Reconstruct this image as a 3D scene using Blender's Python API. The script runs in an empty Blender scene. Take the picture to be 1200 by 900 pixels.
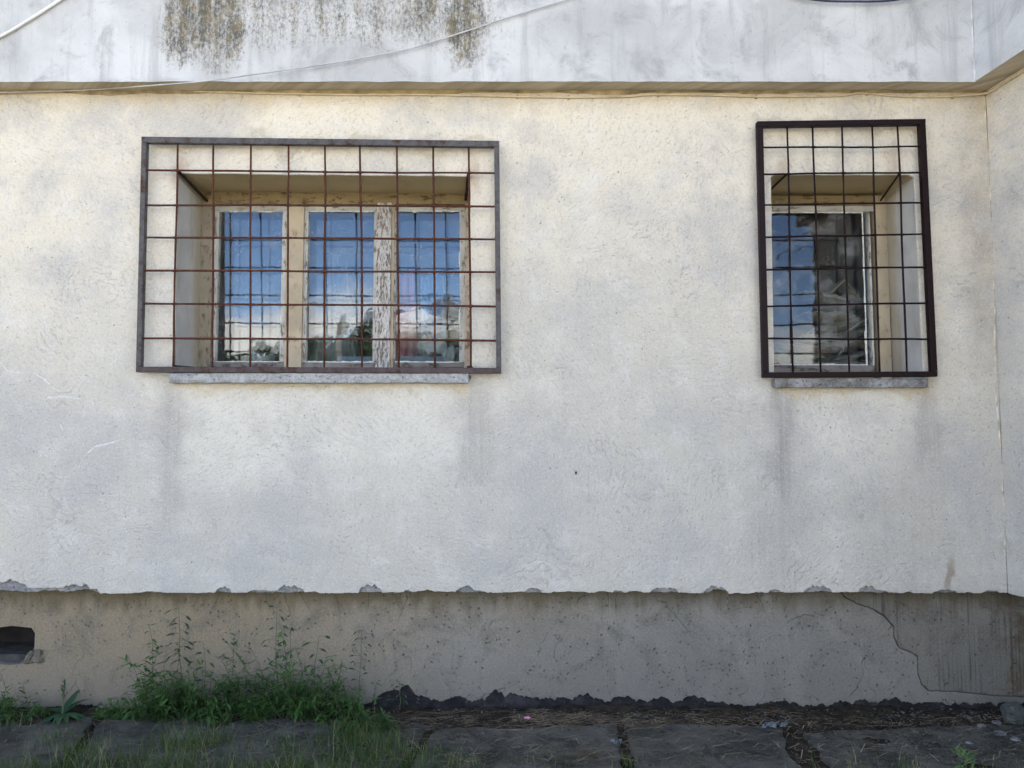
import bpy, math, random
import numpy as np
from mathutils import Vector, Matrix, noise as mnoise
from mathutils.geometry import tessellate_polygon

R = math.radians
scene = bpy.context.scene
col = scene.collection
random.seed(7)

# ------------------------------------------------------------------ camera
CAM = Vector((0.0, -3.86, 1.51)); PITCH = R(3.7); FPX = 832.0
cd = bpy.data.cameras.new('camera'); cam = bpy.data.objects.new('camera', cd); col.objects.link(cam)
cd.sensor_width = 36.0; cd.lens = FPX / 1200 * 36; cd.clip_start = 0.02; cd.clip_end = 2000
cam.location = CAM; cam.rotation_euler = (R(90) + PITCH, 0, 0)
scene.camera = cam

# ------------------------------------------------------------------ sky and sun
SUN_EL = R(57)
world = bpy.data.worlds.new('World'); scene.world = world; world.use_nodes = True
wn = world.node_tree; wn.nodes.clear(); wl = wn.links
def wnode(t, **kw):
    n = wn.nodes.new(t)
    for k, v in kw.items(): setattr(n, k, v)
    return n
wo = wnode('ShaderNodeOutputWorld'); wb = wnode('ShaderNodeBackground'); wb.inputs[1].default_value = 0.15
sky = wnode('ShaderNodeTexSky', sky_type='NISHITA', sun_disc=False, sun_elevation=SUN_EL, sun_rotation=0.0)
sky.air_density = 0.55; sky.dust_density = 0.05; sky.ozone_density = 1.8
tc = wnode('ShaderNodeTexCoord'); sp = wnode('ShaderNodeSeparateXYZ'); wl.new(tc.outputs['Generated'], sp.inputs[0])
def wmath(op, a, b=None):
    n = wnode('ShaderNodeMath', operation=op)
    for i, v in enumerate((a, b)):
        if v is None: continue
        if isinstance(v, (int, float)): n.inputs[i].default_value = v
        else: wl.new(v, n.inputs[i])
    return n.outputs[0]
zz = wmath('ADD', wmath('MAXIMUM', sp.outputs[2], 0.0), 0.22)
cx = wmath('DIVIDE', sp.outputs[0], zz); cy = wmath('DIVIDE', sp.outputs[1], zz)
cb = wnode('ShaderNodeCombineXYZ'); wl.new(cx, cb.inputs[0]); wl.new(cy, cb.inputs[1]); cb.inputs[2].default_value = 8.8
nz = wnode('ShaderNodeTexNoise'); wl.new(cb.outputs[0], nz.inputs['Vector'])
nz.inputs['Scale'].default_value = 1.15; nz.inputs['Detail'].default_value = 4; nz.inputs['Roughness'].default_value = 0.55
mr = wnode('ShaderNodeMapRange', interpolation_type='SMOOTHSTEP'); bank = wnode('ShaderNodeMapRange', interpolation_type='SMOOTHSTEP'); wl.new(sp.outputs[2], bank.inputs[0])      # cloud banks crowd towards the horizon
bank.inputs[1].default_value = 0.08; bank.inputs[2].default_value = 0.22; bank.inputs[3].default_value = 0.14; bank.inputs[4].default_value = 0.0
wl.new(wmath('ADD', nz.outputs[0], bank.outputs[0]), mr.inputs[0])
mr.inputs[1].default_value = 0.52; mr.inputs[2].default_value = 0.70
mx = wnode('ShaderNodeMix', data_type='RGBA'); wl.new(mr.outputs[0], mx.inputs[0]); wl.new(sky.outputs[0], mx.inputs[6])
mx.inputs[7].default_value = (7.5, 7.3, 7.0, 1)
wl.new(mx.outputs[2], wb.inputs[0]); wl.new(wb.outputs[0], wo.inputs[0])

sd = bpy.data.lights.new('sun', 'SUN'); sd.energy = 4.5; sd.angle = R(0.5); sd.color = (1.0, 0.95, 0.87)
sun = bpy.data.objects.new('sun', sd); col.objects.link(sun)
sun.rotation_euler = Vector((0, -math.cos(SUN_EL), -math.sin(SUN_EL))).to_track_quat('-Z', 'Y').to_euler()
sun.location = (0, 20, 30)

vs = scene.view_settings
vs.view_transform = 'Standard'; vs.look = 'None'; vs.exposure = 2.46; vs.gamma = 1.0; vs.use_curve_mapping = False
scene.cycles.use_denoising = True
try:
    scene.cycles.denoiser = 'OPENIMAGEDENOISE'; scene.cycles.denoising_input_passes = 'RGB_ALBEDO_NORMAL'
    scene.cycles.denoising_prefilter = 'ACCURATE'
except Exception: pass
scene.cycles.max_bounces = 5; scene.cycles.diffuse_bounces = 3; scene.cycles.glossy_bounces = 3; scene.cycles.transparent_max_bounces = 10
scene.cycles.adaptive_threshold = 0.02

# ------------------------------------------------------------------ helpers
CP, SP_ = math.cos(PITCH), math.sin(PITCH)
def ray(px, py):
    x = (px - 600) / FPX; y = -(py - 450) / FPX
    return Vector((x, CP - y * SP_, SP_ + y * CP))
def at(px, py, Y=0.0):
    d = ray(px, py); t = (Y - CAM.y) / d.y
    return CAM + d * t
def gp(px, py, z=0.0):
    d = ray(px, py); t = (z - CAM.z) / d.z
    return CAM + d * t
TILT = R(1.2)
def refl(px, py, Y):                      # where a thing stands that the glass mirrors
    p = at(px, py, 0.36); d = (p - CAM).normalized(); n = Vector((0, -math.cos(TILT), -math.sin(TILT)))
    r = d - 2 * d.dot(n) * n
    return p + r * ((Y - p.y) / r.y)

def link(name, me, mat=None, parent=None, smooth=False):
    o = bpy.data.objects.new(name, me); col.objects.link(o)
    if mat is not None and not me.materials: me.materials.append(mat)
    if smooth: me.polygons.foreach_set('use_smooth', [True] * len(me.polygons))
    if parent is not None:
        o.parent = parent; o.matrix_parent_inverse = wm(parent).inverted()
    return o
WM = {}
def wm(o): return WM.get(o.name, Matrix.Identity(4))
def empty(name, loc=(0, 0, 0)):
    o = bpy.data.objects.new(name, None); col.objects.link(o); o.location = loc; o.empty_display_size = 0.1
    WM[o.name] = Matrix.Translation(Vector(loc)); return o
def tag(o, label=None, cat=None, group=None, kind=None):
    if label: o['label'] = label
    if cat: o['category'] = cat
    if group: o['group'] = group
    if kind: o['kind'] = kind
    return o

class MB:
    def __init__(s): s.v = []; s.f = []
    def add(s, v, f):
        b = len(s.v); s.v.extend([tuple(p) for p in v]); s.f.extend([tuple(i + b for i in q) for q in f]); return s
    def box(s, x0, x1, y0, y1, z0, z1):
        return s.add([(x0,y0,z0),(x1,y0,z0),(x1,y1,z0),(x0,y1,z0),(x0,y0,z1),(x1,y0,z1),(x1,y1,z1),(x0,y1,z1)],
                     [(3,2,1,0),(4,5,6,7),(0,1,5,4),(1,2,6,5),(2,3,7,6),(3,0,4,7)])
    def quadbox(s, front, y0, y1):
        """front: four (x,z) corners, TL TR BR BL, extruded from y0 to y1"""
        v = [(p[0], y0, p[1]) for p in front] + [(p[0], y1, p[1]) for p in front]
        return s.add(v, [(3,2,1,0),(4,5,6,7),(0,1,5,4),(1,2,6,5),(2,3,7,6),(3,0,4,7)])
    def tube(s, pts, r, n=8, caps=True):
        pts = [Vector(p) for p in pts]; rings = []; prev = None
        rr = r if isinstance(r, (list, tuple)) else [r] * len(pts)
        for i, p in enumerate(pts):
            t = (pts[min(i+1, len(pts)-1)] - pts[max(i-1, 0)]).normalized()
            if prev is None:
                a = Vector((0,0,1)) if abs(t.z) < 0.9 else Vector((1,0,0)); u = t.cross(a).normalized()
            else: u = (prev - t * prev.dot(t)).normalized()
            prev = u; w = t.cross(u)
            rings.append([p + (u * math.cos(2*math.pi*k/n) + w * math.sin(2*math.pi*k/n)) * rr[i] for k in range(n)])
        v = [q for ring in rings for q in ring]; f = []
        for i in range(len(pts) - 1):
            for k in range(n):
                a = i*n + k; b = i*n + (k+1) % n; f.append((a, b, b+n, a+n))
        if caps: f.append(tuple(range(n-1, -1, -1))); f.append(tuple(range((len(pts)-1)*n, len(pts)*n)))
        return s.add(v, f)
    def mesh(s, name):
        me = bpy.data.meshes.new(name); me.from_pydata(s.v, [], s.f); me.update(); return me
    def build(s, name, mat, parent=None, smooth=False):
        return link(name, s.mesh(name), mat, parent, smooth)

def rough_box(x0, x1, y0, y1, z0, z1, seg=0.02, amp=0.004, freq=18, chip=0.0, seed=0):
    """box with a grid on each face, its surface knocked about by noise"""
    nx = max(1, int(round((x1-x0)/seg))); ny = max(1, int(round((y1-y0)/seg))); nz_ = max(1, int(round((z1-z0)/seg)))
    idx = {}; V = []; F = []
    c = Vector(((x0+x1)/2, (y0+y1)/2, (z0+z1)/2))
    def vid(i, j, k):
        key = (i, j, k)
        if key not in idx:
            p = Vector((x0+(x1-x0)*i/nx, y0+(y1-y0)*j/ny, z0+(z1-z0)*k/nz_))
            q = p * freq + Vector((seed*7.1, seed*3.3, seed*1.7))
            d = mnoise.noise_vector(q) * amp + mnoise.noise_vector(q*2.7) * amp * 0.5
            edges = (i in (0, nx)) + (j in (0, ny)) + (k in (0, nz_))
            if edges >= 2 and chip:
                s = max(0, mnoise.noise(p * freq * 0.6 + Vector((9, seed, 4)))) * chip
                t = Vector((c.x if i in (0, nx) and nx > 4 else p.x, c.y if j in (0, ny) else p.y, c.z if k in (0, nz_) else p.z)) - p
                if t.length > 1e-6: d += t.normalized() * (s + chip * 0.12)
            idx[key] = len(V); V.append(p + d)
        return idx[key]
    for i in range(nx):
        for k in range(nz_):
            F.append((vid(i,0,k), vid(i+1,0,k), vid(i+1,0,k+1), vid(i,0,k+1))); F.append((vid(i,ny,k), vid(i,ny,k+1), vid(i+1,ny,k+1), vid(i+1,ny,k)))
    for j in range(ny):
        for k in range(nz_):
            F.append((vid(0,j,k), vid(0,j,k+1), vid(0,j+1,k+1), vid(0,j+1,k))); F.append((vid(nx,j,k), vid(nx,j+1,k), vid(nx,j+1,k+1), vid(nx,j,k+1)))
    for i in range(nx):
        for j in range(ny):
            F.append((vid(i,j,0), vid(i,j+1,0), vid(i+1,j+1,0), vid(i+1,j,0))); F.append((vid(i,j,nz_), vid(i+1,j,nz_), vid(i+1,j+1,nz_), vid(i,j+1,nz_)))
    m = MB(); m.add(V, F); return m

def area2(poly): return sum(a[0]*b[1]-b[0]*a[1] for a, b in zip(poly, poly[1:]+poly[:1]))
def offset(poly, d):
    n = len(poly); out = []; s = 1 if area2(poly) > 0 else -1
    for i in range(n):
        a, b, c = poly[i-1], poly[i], poly[(i+1) % n]
        e1 = Vector((b[0]-a[0], b[1]-a[1])); e2 = Vector((c[0]-b[0], c[1]-b[1]))
        t = (e1.normalized() if e1.length > 1e-9 else Vector((0,0))) + (e2.normalized() if e2.length > 1e-9 else Vector((0,0)))
        if t.length < 1e-6: out.append(b); continue
        t.normalize(); out.append((b[0] - t.y*d*s, b[1] + t.x*d*s))
    return out
def sheet(loops, y0, y1, bevel=0.003, back=False):
    """loops[0] is the outline, the others holes; all in (x, z). The face is at y0, the edges run back to y1"""
    m = MB(); inner = []
    for k, lp in enumerate(loops):
        if (area2(lp) > 0) != (k == 0): lp = lp[::-1]
        ins = offset(lp, bevel if k == 0 else -bevel)
        inner.append(ins); n = len(lp)
        v = [(p[0], y0, p[1]) for p in ins] + [(p[0], y0+bevel, p[1]) for p in lp] + [(p[0], y1, p[1]) for p in lp]
        f = []
        for i in range(n):
            j = (i+1) % n
            f += [(i, i+n, j+n, j), (i+n, i+2*n, j+2*n, j+n)]
        m.add(v, f)
    tris = tessellate_polygon([[Vector((p[0], p[1], 0)) for p in lp] for lp in inner])
    flat = [(p[0], y0, p[1]) for lp in inner for p in lp]
    ff = []
    for t in tris:
        a, b, c = [flat[i] for i in t]
        cr = (b[0]-a[0])*(c[2]-a[2]) - (b[2]-a[2])*(c[0]-a[0])
        ff.append(t if cr > 0 else t[::-1])
    m.add(flat, ff)
    if back: m.add([(p[0], y1, p[2]) for p in flat], [t[::-1] for t in ff])
    return m
def fb(x, f=1.0, s=0.0, oct=4):
    return sum(mnoise.noise(Vector((x*f*2**o, s + o*3.1, 0.37))) / 2**o for o in range(oct))
def rng(a, b, n): return [a + (b-a)*i/(n-1) for i in range(n)]
def smooth01(t): t = max(0, min(1, t)); return t*t*(3-2*t)

# ------------------------------------------------------------------ material toolkit
class NM:
    def __init__(s, name, flat=False):
        s.flat = flat; s.m = bpy.data.materials.new(name); s.m.use_nodes = True; s.t = s.m.node_tree; s.t.nodes.clear()
        s.out = s.t.nodes.new('ShaderNodeOutputMaterial'); s.co = s.n('ShaderNodeTexCoord').outputs['Object']
        sx = s.n('ShaderNodeSeparateXYZ', {0: s.co}); s.x, s.y, s.z = sx.outputs
        if flat: s.co = s.n('ShaderNodeCombineXYZ', {0: s.ma('ADD', s.x, s.y), 1: s.z}).outputs[0]     # walls: work in the plane of the wall
    def n(s, typ, ins={}, **props):
        nd = s.t.nodes.new(typ)
        for k, v in props.items(): setattr(nd, k, v)
        for k, v in ins.items():
            if v is None: continue
            if isinstance(v, bpy.types.NodeSocket): s.t.links.new(v, nd.inputs[k])
            else:
                if isinstance(v, tuple) and len(v) == 3 and nd.inputs[k].type == 'RGBA': v = v + (1,)
                nd.inputs[k].default_value = v
        return nd
    def ma(s, op, a, b=None, c=None, clamp=False):
        return s.n('ShaderNodeMath', {0: a, 1: b, 2: c}, operation=op, use_clamp=clamp).outputs[0]
    def mul(s, *a):
        r = a[0]
        for q in a[1:]: r = s.ma('MULTIPLY', r, q)
        return r
    def add(s, *a):
        r = a[0]
        for q in a[1:]: r = s.ma('ADD', r, q)
        return r
    def sub(s, a, b): return s.ma('SUBTRACT', a, b)
    def mxx(s, *a):
        r = a[0]
        for q in a[1:]: r = s.ma('MAXIMUM', r, q)
        return r
    def st(s, v, a, b, lo=0.0, hi=1.0):
        return s.n('ShaderNodeMapRange', {0: v, 1: a, 2: b, 3: lo, 4: hi}, interpolation_type='SMOOTHSTEP').outputs[0]
    def noise(s, scale, detail=4, rough=0.55, vec=None, dist=0.0, color=False):
        nd = s.n('ShaderNodeTexNoise', {'Vector': vec or s.co, 'Scale': scale, 'Detail': detail, 'Roughness': rough, 'Distortion': dist}, noise_dimensions='2D' if s.flat else '3D')
        return nd.outputs[1 if color else 0]
    def scaled(s, sc, vec=None):
        return s.n('ShaderNodeVectorMath', {0: vec or s.co, 1: sc}, operation='MULTIPLY').outputs[0]
    def vadd(s, a, b): return s.n('ShaderNodeVectorMath', {0: a, 1: b}, operation='ADD').outputs[0]
    def warp(s, scale, amt, vec=None, detail=1):
        c = s.noise(scale, detail, 0.5, vec, color=True)
        d = s.n('ShaderNodeVectorMath', {0: c, 1: (0.5, 0.5, 0.5)}, operation='SUBTRACT').outputs[0]
        return s.vadd(vec or s.co, s.n('ShaderNodeVectorMath', {0: d, 1: (amt, amt, amt)}, operation='MULTIPLY').outputs[0])
    def voro(s, scale, vec=None, feature='F1', out='Distance', rnd=1.0):
        return s.n('ShaderNodeTexVoronoi', {'Vector': vec or s.co, 'Scale': scale, 'Randomness': rnd}, feature=feature, voronoi_dimensions='2D' if s.flat else '3D').outputs[out]
    def mix(s, f, a, b, mode='MIX'):
        return s.n('ShaderNodeMix', {0: f, 6: a, 7: b}, data_type='RGBA', blend_type=mode).outputs[2]
    def hsv(s, c, h=0.5, sa=1.0, v=1.0):
        return s.n('ShaderNodeHueSaturation', {'Color': c, 'Hue': h, 'Saturation': sa, 'Value': v}).outputs[0]
    def bump(s, h, strength=0.5, dist=0.01, nrm=None):
        return s.n('ShaderNodeBump', {'Height': h, 'Strength': strength, 'Distance': dist, 'Normal': nrm}).outputs[0]
    def rect(s, x0, x1, z0, z1, sx, sz, xx=None, zz=None):
        xx = xx or s.x; zz = zz or s.z
        return s.mul(s.st(xx, x0-sx, x0+sx), s.st(xx, x1-sx, x1+sx, 1.0, 0.0), s.st(zz, z0-sz, z0+sz), s.st(zz, z1-sz, z1+sz, 1.0, 0.0))
    def pr(s, color, rough=0.8, normal=None, metal=0.0, spec=0.3, **kw):
        ins = {'Base Color': color, 'Roughness': rough, 'Metallic': metal, 'Specular IOR Level': spec, 'Normal': normal}; ins.update(kw)
        b = s.n('ShaderNodeBsdfPrincipled', ins); s.t.links.new(b.outputs[0], s.out.inputs[0]); return s.m
def plain(name, c, rough=0.7, var=0.2, scale=20, bump=0.0, metal=0.0, spec=0.3, bscale=60):
    m = NM(name); f = m.noise(scale, 5, 0.6)
    lo = tuple(x*(1-var) for x in c); hi = tuple(min(1, x*(1+var)) for x in c)
    nrm = m.bump(m.noise(bscale, 4), bump, 0.004) if bump else None
    return m.pr(m.mix(m.st(f, 0.3, 0.7), lo, hi), rough, nrm, metal, spec)
def X(px, py=450, Y=0.0): return at(px, py, Y).x
def Z(px, py, Y=0.0): return at(px, py, Y).z

M = {}
# ---- the cream stucco of the ground floor
def make_stucco(name, side=False):
    m = NM(name, True)
    w = m.warp(2.2, 0.12)
    big = m.noise(0.8, 3, 0.6); mid = m.noise(4.2, 5, 0.68, w)
    cream = (0.665, 0.588, 0.455); grey = (0.51, 0.468, 0.388); pale = (0.71, 0.675, 0.615)
    top = m.st(m.add(m.z, m.mul(m.sub(big, 0.5), 2.0), m.mul(m.sub(mid, .5), .8)), 1.3, 3.3)
    c = m.mix(top, grey, cream)  # warm light high on the wall painted in: cream above, greyer below
    c = m.mix(m.mul(m.st(m.noise(6, 4, .7, m.vadd(m.co, (2, 8, 0))), 0.45, 0.75), 0.3), c, pale)
    c = m.mix(m.mul(m.st(m.noise(1.5, 5, 0.7, m.vadd(w, (7, 3, 0))), 0.42, 0.70), 0.72), c, (0.42, 0.395, 0.355))
    wob = m.noise(5, 3, 0.6, color=True); wsep = m.n('ShaderNodeSeparateColor', {0: wob}).outputs
    xx = m.add(m.x, m.mul(m.sub(wsep[0], 0.5), 0.16)); zz = m.add(m.z, m.mul(m.sub(wsep[1], 0.5), 0.30))
    if not side:
        streak = m.noise(1.0, 5, 0.7, m.scaled((34, 1.3, 0)))
        def R4(px0, px1, py0, py1, sx, sz): return m.rect(X(px0), X(px1), Z(600, py1), Z(600, py0), sx, sz, xx, zz)
        # washed pale fields under the two sills
        pf = m.mxx(R4(225, 535, 440, 560, .08, .16), R4(945, 1060, 440, 560, .06, .2))
        c = m.mix(m.mul(pf, m.st(m.noise(3.3, 5, .7, m.vadd(m.co, (8, 1, 0))), .3, .65, .15, .75)), c, (0.65, 0.60, 0.50))
        # grime running down past the sill ends
        gr = m.mxx(m.mul(R4(188, 214, 446, 600, .05, .18), 0.5), m.mul(R4(540, 575, 446, 560, .05, .14), 0.5),
                   m.mul(R4(902, 928, 444, 590, .05, .2), .85), m.mul(R4(1072, 1098, 446, 545, .03, .16), 0.6),
                   m.mul(R4(870, 940, 540, 690, .1, .25), 0.35), m.mul(R4(1000, 1090, 540, 700, .2, .2), 0.3))
        c = m.mix(m.mul(gr, m.st(streak, .38, .64, 0.55, 0.95)), c, (0.28, 0.26, 0.225))
        # yellowed strip hard under the sills, yellow-brown band below the eaves
        yl = m.mxx(R4(205, 545, 446, 456, .03, .03), R4(915, 1085, 450, 460, .03, .03), m.mul(R4(-900, 1180, 60, 122, .2, .07), 0.75))
        c = m.mix(m.mul(yl, 0.6), c, (0.50, 0.40, 0.24))
        # rust bleeding from the grille fixings
        ru = m.mxx(R4(199, 214, 186, 222, .03, .05), R4(545, 562, 196, 228, .03, .05), m.mul(R4(915, 930, 190, 212, .03, .04), .8), m.mul(R4(1048, 1066, 180, 214, .03, .05), .7), m.mul(R4(1080, 1092, 446, 470, .02, .05), .8))
        c = m.mix(m.mul(ru, 0.38), c, (0.33, 0.17, 0.07))
        rs = m.rect(X(1101), X(1109), Z(600, 692), Z(600, 655), .014, .06, xx, m.z)
        c = m.mix(m.mul(rs, 0.6), c, (0.20, 0.13, 0.06))
        # brown strips under the top bars of the grilles
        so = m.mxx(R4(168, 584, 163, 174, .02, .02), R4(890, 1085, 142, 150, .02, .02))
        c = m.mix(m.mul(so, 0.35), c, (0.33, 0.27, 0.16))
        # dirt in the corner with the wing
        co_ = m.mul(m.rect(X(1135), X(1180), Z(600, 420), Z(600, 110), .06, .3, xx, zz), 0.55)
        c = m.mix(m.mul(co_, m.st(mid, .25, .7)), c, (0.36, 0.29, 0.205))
        # cream blush low at the left
        c = m.mix(m.mul(R4(-300, 30, 600, 700, .12, .2), 0.4), c, (0.66, 0.56, 0.43))
    # hand-floated texture: each patch of the float has its own direction and sweep
    wv = m.warp(5.0, 0.24, None, 2)
    vn = m.n('ShaderNodeTexVoronoi', {'Vector': wv, 'Scale': 2.1}, voronoi_dimensions='2D')
    ang = m.mul(m.n('ShaderNodeSeparateColor', {0: vn.outputs['Color']}).outputs[0], 6.28)
    rv = m.n('ShaderNodeVectorRotate', {'Vector': m.co, 'Angle': ang, 'Axis': (0, 0, 1)}, rotation_type='AXIS_ANGLE').outputs[0]
    stroke = m.noise(1.0, 4, 0.72, m.scaled((58, 20, 0), rv))
    grain = m.noise(88, 3, 0.8)
    arcs = m.ma('SINE', m.add(m.mul(vn.outputs['Distance'], 70.0), m.mul(mid, 15.0)))
    arcs = m.mul(m.st(arcs, .35, .98), m.st(stroke, .62, .42), m.st(m.noise(2.7, 4, .7, m.vadd(m.co, (3, 9, 0))), .52, .66))
    pits = m.st(m.noise(50, 2, 0.72, m.vadd(m.co, (5, 2, 1))), 0.64, 0.74)
    hairs = m.mul(m.st(m.voro(3.6, m.warp(5, 0.4), 'DISTANCE_TO_EDGE'), 0.0, 0.008, 1, 0), m.st(mid, 0.56, 0.66))
    h = m.add(m.mul(stroke, 1.0), m.mul(grain, .8), m.mul(pits, -0.55), m.mul(hairs, -0.3), m.mul(arcs, -.4))
    c = m.mix(m.mul(pits, 0.42), c, (0.30, 0.275, 0.24))
    c = m.mix(m.mul(hairs, 0.35), c, (0.28, 0.26, 0.23))
    c = m.mix(m.mul(arcs, 0.38), c, (0.34, 0.32, 0.29))
    c = m.mix(m.mul(m.st(stroke, 0.48, 0.28), 0.40), c, (0.36, 0.34, 0.31))
    c = m.mix(m.mul(m.st(grain, 0.54, 0.74), 0.38), c, (0.78, 0.75, 0.71))
    c = m.mix(m.mul(m.st(grain, 0.46, 0.26), 0.36), c, (0.36, 0.335, 0.30))
    spk = m.mul(m.st(m.voro(9), m.mul(wsep[2], .10), .02, 0, 1), m.st(mid, 0.57, 0.61))
    c = m.mix(m.mul(spk, 0.65), c, (0.13, 0.11, 0.09))
    return m.pr(c, 0.92, m.bump(h, 0.62, 0.010), spec=0.1)
M['stucco'] = make_stucco('stucco'); M['stucco_wing'] = make_stucco('stucco_wing', True)

# ---- the whitewashed upper storey with lichen
def make_upper():
    m = NM('upper_paint', True); w = m.warp(2.5, 0.3)
    big = m.noise(1.3, 4, 0.62, w); mid = m.noise(5, 5, 0.68, w)
    c = m.mix(m.st(big, 0.32, 0.68), (0.40, 0.393, 0.372), (0.545, 0.536, 0.512))
    c = m.mix(m.mul(m.st(mid, 0.48, 0.74), 0.75), c, (0.30, 0.294, 0.28))
    vst = m.noise(1.0, 5, 0.65, m.scaled((9, 0.8, 0)))
    c = m.mix(m.mul(m.st(vst, 0.50, 0.74), 0.55), c, (0.30, 0.294, 0.28))
    wsep = m.n('ShaderNodeSeparateColor', {0: m.noise(5, 3, color=True)}).outputs
    xx = m.add(m.x, m.mul(m.sub(wsep[0], 0.5), 0.16)); zl = m.add(m.z, m.mul(m.sub(wsep[1], .5), .25))
    Yf = -0.115
    def colm(p0, p1, soft, low):
        return m.mul(m.st(xx, X(p0, 50, Yf)-soft, X(p0, 50, Yf)+soft), m.st(xx, X(p1, 50, Yf)-soft, X(p1, 50, Yf)+soft, 1, 0), m.st(zl, Z(600, low, Yf)-.16, Z(600, low, Yf)+.16))
    mask = m.mxx(m.mul(colm(190, 285, .07, 72), 1.0), m.mul(colm(185, 585, .2, 55), 0.52), m.mul(colm(528, 568, .06, 74), 1.0), m.mul(colm(478, 516, .06, 40), 0.85), m.mul(colm(365, 385, .04, 30), .8))
    mask = m.mul(mask, m.st(m.noise(1.0, 4, .65, m.scaled((22, .7, 0))), .30, .62, .70, 1.08))
    sp1 = m.add(m.mul(m.noise(60, 4, 0.85, m.scaled((1, .6, 0))), .7), m.mul(m.noise(17, 4, .7, m.scaled((1, .35, 0))), .3))
    lich = m.mul(m.st(m.add(sp1, m.mul(mask, 0.27)), 0.52, 0.84), m.st(mask, 0.05, 0.35))
    lc = m.mix(m.st(m.noise(14, 3), .38, .62), (0.075, 0.070, 0.056), (0.135, 0.108, 0.058))
    c = m.mix(m.mul(mask, .5), c, (0.33, 0.305, 0.25))
    c = m.mix(m.mul(lich, .95), c, lc)
    pits = m.st(m.noise(55, 3, 0.72, m.vadd(m.co, (4, 4, 0))), 0.64, 0.78)
    c = m.mix(m.mul(pits, 0.55), c, (0.25, 0.25, 0.25))
    bump = m.bump(m.add(sp1, m.mul(mid, 1.0), m.mul(pits, -.5)), 0.6, 0.008)
    # soffit (faces down): warm bounce from the ground painted in as brown
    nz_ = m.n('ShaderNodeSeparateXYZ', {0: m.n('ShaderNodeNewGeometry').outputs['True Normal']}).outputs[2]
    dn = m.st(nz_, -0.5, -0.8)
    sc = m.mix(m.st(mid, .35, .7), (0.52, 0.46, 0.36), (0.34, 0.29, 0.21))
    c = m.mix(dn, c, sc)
    return m.pr(c, 0.9, bump, spec=0.15)
M['upper'] = make_upper()

def make_concrete(name, a, b, dark, tan=None, streaks=False, sc=1.0, cracks=True):
    m = NM(name, True); w = m.warp(3, 0.3)
    c = m.mix(m.st(m.noise(1.6*sc, 5, .66, w), .3, .7), a, b)
    if tan:
        t = m.st(m.add(m.x, m.mul(m.sub(m.noise(1.2, 3), .5), 2.2), m.mul(m.sub(m.z, .35), -1.6)), X(160), X(820), 1, 0)
        c = m.mix(m.mul(t, 0.85), c, tan)
    n7 = m.noise(7*sc, 5, .7, w)
    c = m.mix(m.mul(m.st(n7, .40, .80), .6), c, dark)
    g = m.noise(85, 4, .8); c = m.mix(m.mul(m.st(g, .54, .76), .55), c, tuple(x*1.5 for x in b))
    c = m.mix(m.mul(m.st(g, .46, .26), .7), c, dark)
    pits = m.mul(m.st(m.voro(22, m.warp(20, .03)), 0.11, 0.06), m.st(n7, .46, .54))
    c = m.mix(m.mul(pits, .8), c, (0.06, 0.055, 0.05))
    low = m.st(m.add(m.z, m.mul(m.sub(n7, .5), .35)), 0.05, 0.36, 1, 0)
    c = m.mix(m.mul(low, .4), c, tuple(x*.85 for x in a))
    if tan or streaks:      # shade below the stucco edge painted in as a ragged brown band
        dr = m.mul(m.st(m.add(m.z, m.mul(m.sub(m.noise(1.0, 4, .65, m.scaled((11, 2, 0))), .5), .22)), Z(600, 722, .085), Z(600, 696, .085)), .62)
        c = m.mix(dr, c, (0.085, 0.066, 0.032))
    h = m.add(m.mul(g, .7), m.mul(n7, .9), m.mul(pits, -1.2))
    if tan:      # hairline cracks, mostly upright, running from the top edge
        hc = m.st(m.voro(3.0, m.scaled((1.7, .42, 0), m.warp(6, .16, None, 3)), 'DISTANCE_TO_EDGE'), 0.0, 0.007, 1, 0)
        hc = m.mul(hc, m.st(m.noise(2.6, 2), .50, .60))
        c = m.mix(m.mul(hc, .5), c, (0.06, 0.055, 0.05)); h = m.add(h, m.mul(hc, -.6))
    if streaks:
        v = m.noise(1.0, 3, .6, m.scaled((75, 0.7, 0))); s = m.st(v, .52, .64)
        s = m.mul(s, m.st(m.noise(1.0, 2, .5, m.scaled((5, .8, 0))), .40, .58))
        c = m.mix(m.mul(s, m.st(m.noise(1.0, 3, .6, m.scaled((9, 4, 0))), .35, .65, .1, .7)), c, (0.055, 0.05, 0.043)); h = m.add(h, m.mul(v, -.5))
        ds = m.mul(m.st(m.x, X(1150), X(1200)), m.st(n7, .4, .6))
        c = m.mix(m.mul(ds, .6), c, (0.10, 0.065, 0.035))
    return m.pr(c, 0.93, m.bump(h, .8, .01), spec=.15)
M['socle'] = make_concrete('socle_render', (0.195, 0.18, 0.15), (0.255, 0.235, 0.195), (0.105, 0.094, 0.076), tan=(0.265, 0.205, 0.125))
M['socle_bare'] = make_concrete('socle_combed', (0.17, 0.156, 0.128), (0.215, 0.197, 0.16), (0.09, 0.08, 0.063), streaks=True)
M['sill'] = make_concrete('sill_concrete', (0.30, 0.295, 0.28), (0.44, 0.43, 0.405), (0.13, 0.125, 0.11), sc=5)
M['sill_moss'] = make_concrete('sill_mossy', (0.16, 0.155, 0.14), (0.36, 0.355, 0.34), (0.045, 0.045, 0.035), sc=6)
M['socle_lump'] = make_concrete('mortar_lump', (0.15, 0.13, 0.10), (0.21, 0.18, 0.135), (0.08, 0.07, 0.05), sc=4)
M['undercoat'] = make_concrete('undercoat', (0.22, 0.215, 0.21), (0.34, 0.33, 0.31), (0.11, 0.105, 0.095), sc=4)
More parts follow.
